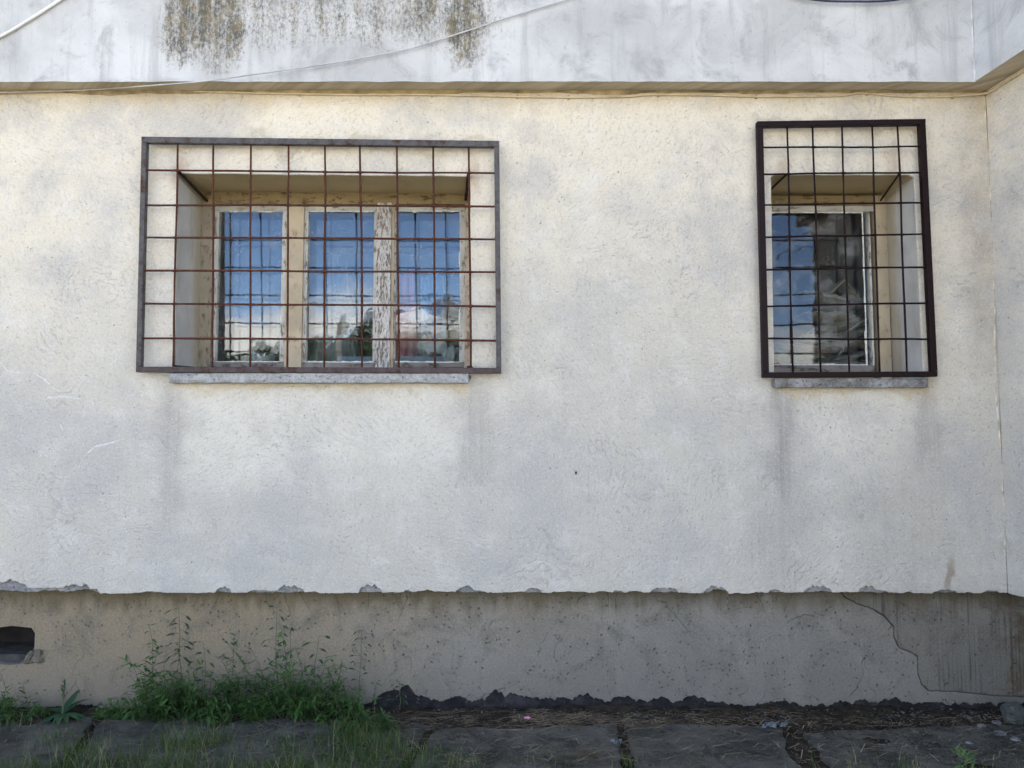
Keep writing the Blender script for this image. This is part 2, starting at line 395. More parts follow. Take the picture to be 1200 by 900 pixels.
def make_bitumen():
    m = NM('bitumen'); n1 = m.noise(9, 6, .7); n2 = m.noise(40, 5, .7)
    c = m.mix(m.st(n1, .42, .72), (0.012, 0.011, 0.012), (0.050, 0.046, 0.048))
    c = m.mix(m.mul(m.st(m.noise(25, 5, .75), .6, .72), .7), c, (0.13, 0.125, 0.125))
    return m.pr(c, .85, m.bump(m.add(n1, m.mul(n2, .4)), .9, .02))
M['bitumen'] = make_bitumen()
def make_reveal():
    m = NM('reveal_plaster')
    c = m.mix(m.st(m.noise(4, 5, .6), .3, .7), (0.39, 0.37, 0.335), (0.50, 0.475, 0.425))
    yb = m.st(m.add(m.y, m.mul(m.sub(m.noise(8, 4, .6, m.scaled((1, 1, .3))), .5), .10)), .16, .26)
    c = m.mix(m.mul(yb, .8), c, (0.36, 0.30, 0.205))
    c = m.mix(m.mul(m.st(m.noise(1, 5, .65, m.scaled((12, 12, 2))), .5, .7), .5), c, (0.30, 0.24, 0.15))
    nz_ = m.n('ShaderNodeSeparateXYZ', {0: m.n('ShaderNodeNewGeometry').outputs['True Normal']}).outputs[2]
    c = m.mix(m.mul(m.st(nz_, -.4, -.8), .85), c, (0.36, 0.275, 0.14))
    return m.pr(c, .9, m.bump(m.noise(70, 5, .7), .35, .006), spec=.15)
M['reveal'] = make_reveal()
def make_wood(name, paint, wood, wear, vertical=True, dirt=(0.10, 0.06, 0.03), fine=1.0):
    m = NM(name); sv = (1, 1, .13) if vertical else (.13, 1, 1)
    g = m.noise(70*fine, 6, .72, m.scaled(sv, m.warp(7, .05))); pat = m.noise(26*fine, 6, .75, m.scaled(tuple(.5/fine+(1-.5/fine)*q for q in sv)))
    peel = m.st(m.add(m.mul(pat, .6), m.mul(g, .4)), wear, wear+.045)
    wc = m.mix(m.st(g, .35, .65), tuple(q*.5 for q in wood), wood)
    pc = m.mix(m.st(m.noise(6, 5, .6), .3, .7), paint, tuple(q*.78 for q in paint))
    pc = m.mix(m.mul(m.st(g, .55, .75), .45), pc, wc)
    c = m.mix(peel, pc, wc)
    c = m.mix(m.mul(m.st(m.noise(11, 6, .7, m.vadd(m.co, (4, 4, 4))), .56, .72), .6), c, dirt)
    return m.pr(c, .8, m.bump(m.add(m.mul(peel, -.6), m.mul(g, .6)), .8, .004), spec=.2)
M['wood_ochre'] = make_wood('wood_ochre_paint', (0.45, 0.365, 0.245), (0.25, 0.18, 0.11), .58)
M['wood_ochre_h'] = make_wood('wood_ochre_paint_rail', (0.27, 0.205, 0.11), (0.13, 0.085, 0.04), .53, False)
M['wood_white'] = make_wood('wood_white_paint', (0.50, 0.475, 0.415), (0.22, 0.18, 0.135), .53)
M['wood_white_h'] = make_wood('wood_white_paint_rail', (0.44, 0.415, 0.355), (0.21, 0.17, 0.13), .53, False)
M['wood_rail'] = make_wood('wood_dark_rail', (0.22, 0.195, 0.17), (0.11, 0.085, 0.065), .52, False)  # darker paint and wood for the bottom rails of the sashes
M['wood_bare'] = make_wood('wood_flaked_white', (0.52, 0.485, 0.43), (0.18, 0.135, 0.10), .50, fine=4.0)
M['wood_left'] = make_wood('wood_dirty_tan', (0.30, 0.25, 0.175), (0.17, 0.125, 0.08), .54)
M['wood_tan'] = make_wood('wood_tan', (0.50, 0.40, 0.29), (0.27, 0.19, 0.12), .52)
M['putty'] = plain('putty', (0.55, 0.54, 0.48), .9, .25, 60, .6)
def make_glass(name, spots, haze_, ior=1.48):
    m = NM(name)
    nrm = m.bump(m.noise(4.5, 2, .5), .06, .02)
    fr = m.n('ShaderNodeFresnel', {'IOR': ior, 'Normal': nrm}).outputs[0]
    gl = m.n('ShaderNodeBsdfGlossy', {'Color': (1, 1, 1), 'Roughness': .015, 'Normal': nrm}).outputs[0]
    tr = m.n('ShaderNodeBsdfTransparent', {'Color': (.93, .95, .95)}).outputs[0]
    s1 = m.n('ShaderNodeMixShader', {0: fr, 1: tr, 2: gl}).outputs[0]
    sv = m.voro(85, m.warp(30, .02)); sp_ = m.mul(m.st(sv, .20, .10), m.st(m.noise(9, 4, .6), .44, .56), spots)
    dr = m.mul(m.st(m.noise(1, 5, .7, m.scaled((30, 30, 3))), .55, .8), .02)
    lw = m.mul(m.st(m.noise(6, 4, .6), .45, .75), haze_)
    mk = m.ma('MINIMUM', m.add(sp_, dr, lw), .9)
    df = m.n('ShaderNodeBsdfDiffuse', {'Color': (.62, .62, .60)}).outputs[0]
    s2 = m.n('ShaderNodeMixShader', {0: mk, 1: s1, 2: df}).outputs[0]
    m.t.links.new(s2, m.out.inputs[0]); return m.m
M['glass'] = make_glass('window_glass', .75, .06); M['glass_dusty'] = make_glass('dusty_glass', .5, .16, 1.36); M['glass_clean'] = make_glass('inner_glass', 0.05, .01, 1.38)
def make_rust(name, base, rust, amount, rough=.75):
    m = NM(name); f = m.st(m.noise(14, 6, .7), amount, amount+.14)
    b = m.mix(m.st(m.noise(40, 4, .7), .35, .7), base, tuple(q*.6 for q in base))
    r = m.mix(m.st(m.noise(60, 4, .7), .35, .65), rust, tuple(q*.45 for q in rust))
    return m.pr(m.mix(f, b, r), rough, m.bump(m.noise(150, 4, .7), .5, .002), spec=.12)
M['rust_bar'] = make_rust('rusty_bar', (0.075, 0.028, 0.018), (0.115, 0.042, 0.018), .5)
M['grey_steel'] = make_rust('weathered_grey_steel', (0.095, 0.088, 0.085), (0.075, 0.040, 0.026), .50, .55)
M['brown_steel'] = make_rust('browned_steel', (0.085, 0.066, 0.062), (0.075, 0.036, 0.024), .5)
M['maroon'] = make_rust('maroon_painted_steel', (0.012, 0.0045, 0.005), (0.020, 0.008, 0.007), .62, .5)
M['black_steel'] = make_rust('dark_bracket_steel', (0.03, 0.022, 0.02), (0.05, 0.025, 0.018), .55)
M['cable_cream'] = plain('cable_cream', (0.50, 0.42, 0.28), .6, .2, 8)
M['cable_white'] = plain('cable_white', (0.68, 0.66, 0.61), .6, .1, 8)
M['cable_grey'] = plain('cable_grey', (0.42, 0.41, 0.38), .7, .2, 8)
M['cable_dark'] = plain('cable_dark', (0.03, 0.035, 0.06), .5, .2, 8)
M['clip'] = plain('cable_clip', (0.35, 0.28, 0.18), .6)
M['room'] = plain('room_plaster', (0.16, 0.155, 0.15), .95, .15, 2)
M['dark_void'] = plain('vent_shaft', (0.025, 0.021, 0.018), .95, .3, 10)

# ------------------------------------------------------------------ the setting: ground
def make_soil():
    m = NM('yard_ground')
    n1 = m.noise(.35, 6, .6); n2 = m.noise(20, 6, .72); n3 = m.noise(3, 5, .65)
    soil = m.mix(m.st(n2, .35, .7), (0.022, 0.016, 0.010), (0.070, 0.054, 0.035))
    far = m.mix(m.st(n1, .5, .66), (0.40, 0.345, 0.25), (0.13, 0.15, 0.06))
    far = m.mix(m.mul(m.st(n3, .45, .7), .6), far, (0.30, 0.26, 0.18))
    c = m.mix(m.st(m.add(m.y, m.mul(m.sub(n3, .5), 1.2)), -2.2, -.9, 1, 0), soil, far)
    return m.pr(c, .97, m.bump(m.add(n2, n3), .8, .03), spec=.1)
g = MB(); NG = 40
xs = [-300, -60, -20, -8] + rng(-4, 4, 260) + [8, 20, 60, 300]; ys = [-400, -100, -40, -15, -6, -3] + rng(-1.6, 0.3, 90) + [12, 60, 300]
for j in ys:
    for i in xs:
        k = 1 if (-3.9 < i < 3.9 and -1.6 < j < .3) else 0
        zc = -0.02 + k * (.013 + .022*mnoise.noise(Vector((i*3.1, j*4, 2))) + .012*mnoise.noise(Vector((i*9, j*11, 5))) + .007*mnoise.noise(Vector((i*24, j*28, 9))))
        if k and j > -.16: zc += .018 * smooth01((j+.16)/.12)
        g.v.append((i, j, zc))
for j in range(len(ys)-1):
    for i in range(len(xs)-1):
        a = j*len(xs)+i; g.f.append((a, a+1, a+1+len(xs), a+len(xs)))
tag(g.build('ground', make_soil(), smooth=True), kind='structure')

# concrete apron slabs along the wall foot
def make_slab_mat():
    m = NM('apron_concrete'); w = m.warp(5, .2)
    c = m.mix(m.st(m.noise(3, 6, .65, w), .3, .7), (0.062, 0.055, 0.042), (0.185, 0.166, 0.13))
    c = m.mix(m.mul(m.st(m.noise(5, 6, .7, m.vadd(w, (3, 3, 3))), .5, .66), .75), c, (0.028, 0.034, 0.018))
    c = m.mix(m.mul(m.st(m.noise(80, 4, .75), .58, .7), .7), c, (0.24, 0.22, 0.18))
    c = m.mix(m.mul(m.st(m.voro(40, m.warp(15, .05)), .14, .08), m.st(m.noise(6, 4), .5, .62)), c, (0.30, 0.275, 0.23))
    return m.pr(c, .92, m.bump(m.add(m.noise(60, 5, .75), m.mul(m.noise(9, 5), 1.2)), 1.0, .025), spec=.2)
M['slab'] = make_slab_mat()
apron = empty('pavement', (0, -.3, 0)); tag(apron, kind='structure')
def slab(pts, z=0.008):
    """irregular flat slab: pts = plan outline, rough edges, bumpy top"""
    out = []
    for a, b in zip(pts, pts[1:]+pts[:1]):
        n = max(2, int((Vector(b)-Vector(a)).length/.012))
        for i in range(n):
            p = Vector(a).lerp(Vector(b), i/n); out.append((p.x + .020*mnoise.noise(Vector((p.x*9, p.y*9, 1))) + .007*mnoise.noise(Vector((p.x*40, p.y*40, 1))), p.y + .020*mnoise.noise(Vector((p.x*9, p.y*9, 5))) + .007*mnoise.noise(Vector((p.x*40, p.y*40, 5)))))
    m = sheet([out], 0, .06, .005)
    v = [(x, zq, z - y + .006*mnoise.noise(Vector((x*4, zq*4, 8)))) for x, y, zq in m.v]
    m.v = v; return m.build('slab', M['slab'], apron)
def G(px, py): p = gp(px, py, .012); return (p.x, p.y)
slab([G(-320, 842), G(-330, 960), G(20, 960), G(112, 838), G(60, 840)])
slab([G(122, 838), G(40, 960), G(420, 960), G(505, 848), G(330, 838)])
slab([G(512, 852), G(440, 960), G(745, 960), G(728, 890), G(722, 846), G(600, 853)])
slab([G(734, 846), G(742, 890), G(760, 960), G(1010, 960), G(925, 885), G(915, 850)])
slab([G(940, 856), G(965, 885), G(1030, 960), G(1420, 960), G(1380, 850), G(1120, 848)], .004)

# ------------------------------------------------------------------ the building
b = empty('apartment_building', (0, 0, 0))
tag(b, 'cream stucco building with two barred windows, white upper storey and crumbling grey base', 'building')
CORX = at(1168, 400, 0).x                       # inner corner with the wing
SOF = at(600, 107, 0).z                         # soffit height
LEFT = -8.0
# --- stucco edge along the bottom
BITES = [(18, 8, 24), (96, 4, 12), (116, 6, 10), (268, 7, 9), (318, 3, 22), (346, 9, 15), (437, 10, 13), (480, 3, 5), (500, 2, 16), (545, 7, 10), (557, 3, 14), (625, 6, 9), (668, 2, 20), (722, 3, 6), (741, 2, 9), (775, 6, 16), (835, 9, 14), (902, 4, 7), (952, 8, 16), (1008, 6, 9), (1019, 3, 14), (1056, 2, 5), (1098, 5, 14), (1150, 3, 10)]
EDGE0 = at(600, 695, 0).z
def edge(x, deep):
    px = 600 + x * FPX / 3.87; z = EDGE0 + .007*fb(x, 2.5, 2+deep) + .017*max(0, fb(x, 9, 5+deep*3)-.05) + .005*abs(fb(x, 40, 6))
    if deep: return EDGE0 + .001 + .006*fb(x, 12, 7) + .024*max(0, fb(x, 8, 9)-.05) + .012 * smooth01((60-px)/80)
    z += .030 * smooth01((116-px)/6) * .9
    for c, d, w in BITES:
        t = abs(px-c)/w
        if t < 1: z += d*.00464*1.05*math.sqrt(1-t*t)*(.8+.4*mnoise.noise(Vector((px*.25, c, 0))))
    return z
def wobble(pts, seg=.03, amp=.003, seed=0):
    out = []
    for a, c in zip(pts, pts[1:]+pts[:1]):
        n = max(1, int((Vector(c)-Vector(a)).length/seg))
        for i in range(n):
            p = Vector(a).lerp(Vector(c), i/n)
            out.append((p.x + amp*mnoise.noise(Vector((p.x*9, p.y*9, seed))), p.y + amp*mnoise.noise(Vector((p.x*9, p.y*9, seed+9)))))
    return out
def P2(px, py, Y=0.0): p = at(px, py, Y); return (p.x, p.z)
HOLE1 = wobble([P2(208, 203), P2(549, 206.5), P2(552, 444), P2(203.5, 444)], seed=1)
HOLE2 = wobble([P2(903.5, 207), P2(908, 204.8), P2(1066, 204.8), P2(1071, 208), P2(1083, 450), P2(907.5, 450)], seed=4)
def grown(lp, d):
    a_, c_ = offset(lp, d), offset(lp, -d)
    return a_ if abs(area2(a_)) > abs(area2(c_)) else c_
def coat(deep, y0, y1, holes, z_off=0.0):
    nb = 1500
    bot = [(x, edge(x, deep)) for x in rng(-4.2, CORX - (0 if not deep else -.02), nb)]
    out = [(LEFT, bot[0][1])] + bot + [(CORX, SOF+.05)] + [(LEFT, SOF+.05)]
    return sheet([out]+holes, y0, y1, .002)
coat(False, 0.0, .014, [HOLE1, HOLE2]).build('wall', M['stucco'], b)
coat(True, .0165, .08, [grown(HOLE1, .014), grown(HOLE2, .014)]).build('render_undercoat', M['undercoat'], b)
# white scrape marks at the left
for k, pl in enumerate([[(0, 424), (8, 434), (22, 437), (40, 437), (52, 445), (60, 452)], [(55, 466), (75, 465), (100, 468)], [(70, 497), (76, 508), (74, 514)], [(92, 548), (98, 534), (112, 523), (130, 519), (150, 512)], [(150, 774), (150, 774)]][:4]):
    m = MB(); pts = []
    for a_, c_ in zip(pl, pl[1:]):
        for i_ in range(8): pts.append((a_[0]+(c_[0]-a_[0])*i_/8 + .5*fb(i_*.4, 1, k), a_[1]+(c_[1]-a_[1])*i_/8 + .6*fb(i_*.5+3, 1, k)))
    for q in range(len(pts)-1):
        w0, w1 = [max(.12, .55 + .9*fb(v*.35, 1, k*7)) for v in (q, q+1)]
        c4 = [at(pts[q][0], pts[q][1]-w0, -.0012), at(pts[q+1][0], pts[q+1][1]-w1, -.0012), at(pts[q+1][0], pts[q+1][1]+w1, -.0012), at(pts[q][0], pts[q][1]+w0, -.0012)]
        m.add(c4, [(0,3,2,1)])
    m.build('scrape_mark', plain('scraped_plaster', (0.62, 0.60, 0.56), .9, .1, 30), b)
# --- wing (projects towards the viewer at the right)
WD = 2.1; WS = -0.10
wx = lambda y: CORX + WS*y
mwing = MB()
nb = 300; botw = [(t, EDGE0 + .004*fb(t, 5, 3) + .008*max(0, fb(t, 9, 8))) for t in rng(0, WD, nb)]
ws = sheet([[p for p in botw] + [(WD, SOF+.05), (0, SOF+.05)]], 0, .135, .002)
ws.v = [(wx(-t) + y, -t, z) for t, y, z in ws.v]; ws.f = [tuple(reversed(q)) for q in ws.f]
ws.build('side_wall', M['stucco_wing'], b)
mw = MB()
mw.add([(wx(-WD)+.002, -WD+.002, EDGE0), (6.5, -WD+.002, EDGE0), (6.5, -WD+.002, SOF+.05), (wx(-WD)+.002, -WD+.002, SOF+.05)], [(0,1,2,3)])
mw.build('wing_end_wall', M['stucco_wing'], b)
# raised bead of putty in the corner
seam = MB(); pts = [(CORX - .004 + .014*fb(z, 1.6, 2), .001 + .004*fb(z, 5, 4), z) for z in rng(EDGE0+.01, SOF-.02, 260)]
seam.tube(pts, [max(.0006, .0025 + .005*fb(p[2], 6, 6)) for p in pts], 7); seam.build('corner_seam', plain('seam_putty', (0.52, 0.45, 0.34), .9, .4, 14), b, True)
# --- upper storey, overhanging
OV = .115; UX = at(1141, 50, -OV).x; TOP = 7.2
up = MB()
ux = lambda y: UX + WS*(y+OV)
plan = [(LEFT-.1, -OV), (UX, -OV), (ux(-WD-.1), -WD-.1), (6.6, -WD-.1), (6.6, 9), (LEFT-.1, 9)]
n = len(plan); zb = SOF + 0.0
def soff(x): return SOF
up.add([(p[0], p[1], zb) for p in plan] + [(p[0], p[1], TOP) for p in plan], [tuple(range(n-1, -1, -1)), tuple(range(n, 2*n))] + [(i, (i+1) % n, (i+1) % n+n, i+n) for i in range(n)])
up.build('upper_wall', M['upper'], b)
seam2 = MB(); pts = [(UX - .002 + .006*fb(z, 2.5, 4), -OV - .001 + .003*fb(z, 5, 2), z) for z in rng(SOF+.004, SOF+1.2, 120)]
seam2.tube(pts, [max(.0006, .003 + .005*fb(p[2], 7, 3)) for p in pts], 7); seam2.build('corner_seam', plain('seam_white', (0.52, 0.51, 0.49), .9, .3, 14), b, True)
# chipped drip edge along the overhang, a few millimetres proud
de = MB(); prof = rng(LEFT, UX-.002, 700)
lo = [(x, -OV-.004, zb - .004 + .004*fb(x, 6, 3)) for x in prof]; hi = [(x, -OV-.003, zb + .012 + .004*fb(x, 5, 8)) for x in prof]; bk = [(x, -OV+.012, zb-.003 + .003*fb(x, 7, 5)) for x in prof]
for i in range(len(prof)-1):
    de.add([lo[i], lo[i+1], hi[i+1], hi[i], bk[i], bk[i+1]], [(0,1,2,3), (4,5,1,0)])
de.build('drip_edge', M['upper'], b)
# ragged mortar fillet in the angle of wall and soffit
fl = MB(); pr_ = rng(-4.5, CORX, 900)
for i in range(len(pr_)-1):
    def q(x):
        d = .006 + .012*max(0, fb(x, 5, 12)) ; h = .004 + .022*max(0, fb(x, 3.2, 15) + .15)
        return [(x, -d-.010, SOF-.0015), (x, -.0015, SOF-h-.004)]
    a, c = q(pr_[i]), q(pr_[i+1]); fl.add([a[0], c[0], c[1], a[1]], [(3,2,1,0)])
fl.build('mortar_fillet', plain('fillet_mortar', (0.30, 0.235, 0.14), .95, .45, 9, .8), b)
# --- base (socle): bare combed core, render coat on it, bitumen under
SY = .085
EB = at(600, 822, SY).z
HV = wobble([P2(-60, 736, SY), P2(36, 735, SY), P2(41, 741, SY), P2(40, 770, SY), P2(22, 778, SY), P2(-60, 779, SY)], .010, .012, 3)
def bot_edge(x):
    px = 600 + x*FPX/3.93
    z = at(600, 829 - 8*smooth01((px-430)/30) + 5*smooth01((px-820)/60), SY).z + .014*fb(x, 2.3, 21) + .014*max(-.3, fb(x, 7, 25)) + .016*fb(x, 17, 5) + .010*fb(x, 60, 3)
    for c, d, w in [(450, 12, 34), (478, 14, 30), (535, 10, 13), (585, 13, 22), (640, 5, 14), (676, 11, 26), (728, 7, 14), (770, 7, 18), (808, 11, 20), (905, 7, 30), (1000, 6, 10), (1045, 9, 22), (1078, 8, 16)]:
        t = abs(px-c)/w
        if t < 1: z += .62*d*.0047*(1-t)**.8*(1.2+.7*fb(px*.08, 1, c))
    return min(z, at(600, 823, SY).z) if px > 1066 else min(z, at(600, 803, SY).z)
CR = [(982, 690), (990, 700), (1002, 707), (1020, 713), (1036, 722), (1047, 735), (1048, 748), (1053, 759), (1066, 764), (1075, 770), (1075.5, 790), (1080, 803), (1088, 810), (1120, 811), (1145, 814), (1175, 816), (1230, 818)]
crk = []
for a, c in zip(CR, CR[1:]):
    for i in range(6):
        t = i/6; px, py = a[0]+(c[0]-a[0])*t, a[1]+(c[1]-a[1])*t; p = at(px, py, SY)
        crk.append((p.x + .004*fb(p.z, 30, 3), p.z + .004*fb(p.x, 30, 7)))
xe = crk[-1][0]
botl = [(x, bot_edge(x)) for x in rng(-4.3, xe, 1500)]
outl = [(LEFT, botl[0][1])] + botl + crk[::-1] + [(LEFT, EDGE0+.06)]
outl = [p for i, p in enumerate(outl) if i == 0 or (Vector(p)-Vector(outl[i-1])).length > 1e-5]
outl[len(botl)+1+len(crk)-1:] = [(crk[0][0], EDGE0+.06), (LEFT, EDGE0+.06)]
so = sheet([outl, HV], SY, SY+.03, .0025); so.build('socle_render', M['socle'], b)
cpl = [(x+.0045, z+.0045) for x, z in crk]          # combed patch right of the stepped crack, a finger-nail gap from the render
cpl = [p for p in cpl if p[1] < EDGE0+.055]
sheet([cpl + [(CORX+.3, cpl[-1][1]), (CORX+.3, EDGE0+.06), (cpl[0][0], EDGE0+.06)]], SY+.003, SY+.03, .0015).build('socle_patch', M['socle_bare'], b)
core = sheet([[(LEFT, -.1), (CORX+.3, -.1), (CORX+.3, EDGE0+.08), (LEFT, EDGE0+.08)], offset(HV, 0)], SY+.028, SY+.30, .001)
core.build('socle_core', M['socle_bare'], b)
# hairline cracks running down from under the stucco edge
for k, (px, L, lean) in enumerate([(8, 18, 14), (46, 26, 6), (144, 40, 10), (176, 30, -10), (234, 26, 8), (258, 30, -12), (308, 34, 14), (332, 58, 20), (350, 44, 26), (379, 24, 4), (394, 34, 5), (433, 30, -3), (468, 18, 2), (490, 22, 8), (592, 20, 4), (636, 16, -3), (712, 34, 3), (724, 30, -6), (836, 26, 6), (930, 34, -14), (888, 22, 3)]):
    m = MB(); pts = []; n_ = 26
    for i in range(n_+1):
        t = i/n_; pts.append(at(px + lean*t**1.3 + 2.2*fb(t*2.4, 1, k*4.1), 690 + L*t, SY-.0008))
    for i in range(n_):
        w0, w1 = [.0016*(1-q/n_*.85)*(.7+.6*abs(fb(q*.6, 1, k))) for q in (i, i+1)]; a_, c_ = pts[i], pts[i+1]
        m.add([(a_.x-w0, a_.y, a_.z), (a_.x+w0, a_.y, a_.z), (c_.x+w1, c_.y, c_.z), (c_.x-w1, c_.y, c_.z)], [(0,3,2,1)])
    m.build('crack', plain('crack_shadow', (0.045, 0.038, 0.028), .95, .3, 30), b)
# bitumen band, lumpy
bt = MB(); bx = rng(-4.2, CORX+.3, 520); bz = rng(-.08, EB+.10, 14)
for k in bz:
    for x in bx: bt.v.append((x, SY + .014 + .008*fb(x*3+k*7, 2, k*9), min(k, at(600, 822, SY).z) if x > X(1070) else k))
# keep the band wholly behind the render's face and before the core
bt.v = [(x, min(max(y, SY+.006), SY+.024), z) for x, y, z in bt.v]
W_ = len(bx)
for j in range(len(bz)-1):
    for i in range(W_-1): a = j*W_+i; bt.f.append((a, a+1, a+1+W_, a+W_))
bt.build('bitumen_band', M['bitumen'], b, True)
# vent shaft behind the hole
vx0, vx1 = P2(-66, 700, SY)[0], P2(44, 700, SY)[0]; vz0, vz1 = P2(0, 782, SY)[1], P2(0, 731, SY)[1]
vt = MB(); vt.add([(vx0, SY+.28, vz0), (vx1, SY+.28, vz0), (vx1, SY+.28, vz1), (vx0, SY+.28, vz1)], [(0,1,2,3)])
vt.build('vent_back', M['dark_void'], b)
rough_box(vx0+.01, P2(46, 760, SY)[0], SY+.045, SY+.27, vz0+.004, P2(0, 770, SY)[1], .03, .004, 9).build('vent_ledge', plain('vent_ledge', (0.05, 0.046, 0.04), .95, .4, 14, .6), b)
# wing socle
sw = MB(); sw.add([(wx(0)+.13, 0+.10, -.1), (wx(-WD)+.13, -WD+.05, -.1), (wx(-WD)+.13, -WD+.05, EDGE0+.05), (wx(0)+.13, .10, EDGE0+.05), (6.5, -WD+.05, -.1), (6.5, -WD+.05, EDGE0+.05)], [(0,1,2,3), (1,4,5,2)])
sw.build('wing_socle', M['socle_bare'], b)
# core masses that close the building: back and flank walls
cm = MB(); cm.box(LEFT+.05, 6.4, 4.0, 8.9, -.1, SOF); cm.box(LEFT+.01, LEFT+.25, .10, 4.1, -.1, SOF); cm.build('rear_wall', M['stucco_wing'], b)
# --- rooms behind the windows
def room(x0, x1, z0, z1, y0=.47, y1=2.6):
    m = MB(); m.box(x0, x1, y0, y1, z0, z1); m.f = [tuple(reversed(q)) for q in m.f if q != (0,1,5,4)]
    return m.build('room', M['room'], b)

# ------------------------------------------------------------------ windows
FY = .305                                        # front of the fixed frame
def PQ(px0, px1, py0, py1, Y): a = at(px0, py0, Y); c = at(px1, py1, Y); return (a.x, c.x, c.z, a.z)
def member(name, mat, win, px0, px1, py0, py1, y0, dep, seed=0, amp=.0015, label=None):
    x0, x1, z0, z1 = PQ(px0, px1, py0, py1, y0)
    o = rough_box(x0, x1, y0, y0+dep, z0, z1, .028, amp, 20, .003, seed).build(name, mat, win)
    if label: o['label'] = label
    return o
def reveal(hole, win, y1):
    """plastered sides of the opening, from behind the face coat to the frame"""
    m = MB(); n = len(hole); ysub = rng(.0155, y1, 10)
    big = offset(hole, 0)
    for y in ysub:
        for p in big: m.v.append((p[0] + .002*mnoise.noise(Vector((p[0]*6, y*9, p[1]*6))), y, p[1] + .002*mnoise.noise(Vector((p[0]*6, y*9, p[1]*6+5)))))
    for j in range(len(ysub)-1):
        for i in range(n):
            k = (i+1) % n; m.f.append((j*n+i, j*n+k, (j+1)*n+k, (j+1)*n+i))
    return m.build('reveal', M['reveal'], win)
def pane(win, px0, px1, py0, py1, Y, mat='glass', tilt=TILT, yaw=0.0, grow=.012):
    x0, x1, z0, z1 = PQ(px0, px1, py0, py1, Y); x0 -= grow; x1 += grow; z0 -= grow; z1 += grow
    m = MB(); m.box(x0, x1, -.002, .002, z0, z1); zc = (z0+z1)/2; xc = (x0+x1)/2
    m.v = [(x, Y + y - (z-zc)*math.tan(tilt) + (x-xc)*math.tan(yaw), z) for x, y, z in m.v]
    return m.build('pane', M[mat], win)
def putty(win, px0, px1, py0, py1, Y, seed):
    """ragged bead of putty round a pane"""
    x0, x1, z0, z1 = PQ(px0, px1, py0, py1, Y); m = MB()
    def strip(p, q, nrm):
        n = 60; a = []; c = []
        for i in range(n+1):
            t = i/n; u = Vector(p).lerp(Vector(q), t)
            w = .006 + .010*max(0, fb(t*8, 1, seed+p[0]*3+p[1])+.05)
            a.append((u.x, Y, u.y)); c.append((u.x + nrm[0]*w, Y+.004, u.y + nrm[1]*w))
        for i in range(n): m.add([a[i], a[i+1], c[i+1], c[i]], [(0,1,2,3)])
    strip((x0, z1), (x1, z1), (0, -1)); strip((x0, z0), (x0, z1), (1, 0)); strip((x1, z0), (x1, z1), (-1, 0)); strip((x0, z0), (x1, z0), (0, 1))
    return m.build('putty', M['putty'], win)
def sill(win, px0, px1, py0, py1, y0, seed, label):
    x0, x1, z0, z1 = PQ(px0, px1, py0, py1, y0)
    o = rough_box(x0, x1, y0, .30, z0, z1, .016, .0028, 22, .016, seed).build('sill', M['sill_moss' if 'mossy' in label else 'sill'], win); o['label'] = label; return o

# wide three-light window
a = at(208, 203); w1 = MB()
wA = member('window', M['wood_ochre_h'], b, 226, 560, 224.5, 239, FY, .11, 1); tag(wA, 'wide three-pane window with flaking ochre and white wooden frame')
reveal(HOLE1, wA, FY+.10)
member('frame_post', M['wood_left'], wA, 226, 245, 238.6, 444, FY-.004, .11, 2)
member('frame_post', M['wood_tan'], wA, 545, 560, 238.6, 444, FY-.002, .11, 3)
member('frame_rail', M['wood_ochre_h'], wA, 245.2, 544.8, 431, 444, FY+.004, .10, 4)
member('mullion', M['wood_ochre'], wA, 336.6, 352.5, 239.2, 430.8, FY-.006, .11, 5)
member('mullion', M['wood_bare'], wA, 441.5, 456.5, 237.5, 430.8, FY-.012, .11, 6, .002, 'mullion stripped to grey grain under flaking white paint')
member('mullion_trim', M['wood_ochre'], wA, 456.7, 460.2, 239.2, 430.8, FY+.004, .09, 7)
def sash(win, px0, px1, py0, py1, lw, rw, tw, bw, Y, seed, lm='wood_white', rm='wood_white'):
    s = member('sash', M['wood_white_h'], win, px0, px1, py0, py0+tw, Y, .04, seed)
    member('sash_stile', M[lm], win, px0, px0+lw, py0+tw+.2, py1-bw-.2, Y+.001, .04, seed+1)
    member('sash_stile', M[rm], win, px1-rw, px1, py0+tw+.2, py1-bw-.2, Y+.001, .04, seed+2)
    member('sash_rail', M['wood_rail'], win, px0, px1, py1-bw, py1, Y+.002, .04, seed+3)
sash(wA, 245.4, 336.3, 240.2, 430.6, 6.5, 5, 6.5, 6.5, FY+.012, 11)
sash(wA, 352.8, 441.2, 240.6, 430.6, 5.2, 2.6, 6.2, 6.0, FY+.014, 21)
sash(wA, 460.5, 545.0, 241.5, 430.6, 2.2, 5.5, 5.0, 6.0, FY+.020, 31, 'wood_bare', 'wood_white')
GY = FY + .036
for (x0, x1, y0, y1, sd_, yaw) in ((252, 331.5, 246.5, 424.5, 3, R(.3)), (358, 438.8, 246.8, 425, 5, R(-.5)), (462.6, 539.5, 246.5, 425, 8, R(.2))):
    putty(wA, x0, x1, y0, y1, FY+.0175 if x0 < 460 else FY+.0235, sd_)
    pane(wA, x0, x1, y0, y1, GY, 'glass', TILT, yaw)
    pane(wA, x0+3, x1-1, y0+2, y1-1, GY+.075, 'glass_clean', TILT*.7, yaw*.4, .03)
x0, x1, z0, z1 = PQ(196, 549.5, 437.5, 448.5, -.055)
sill(wA, 196, 549.5, 437.5, 448.5, -.055, 2, 'long chipped grey concrete sill')

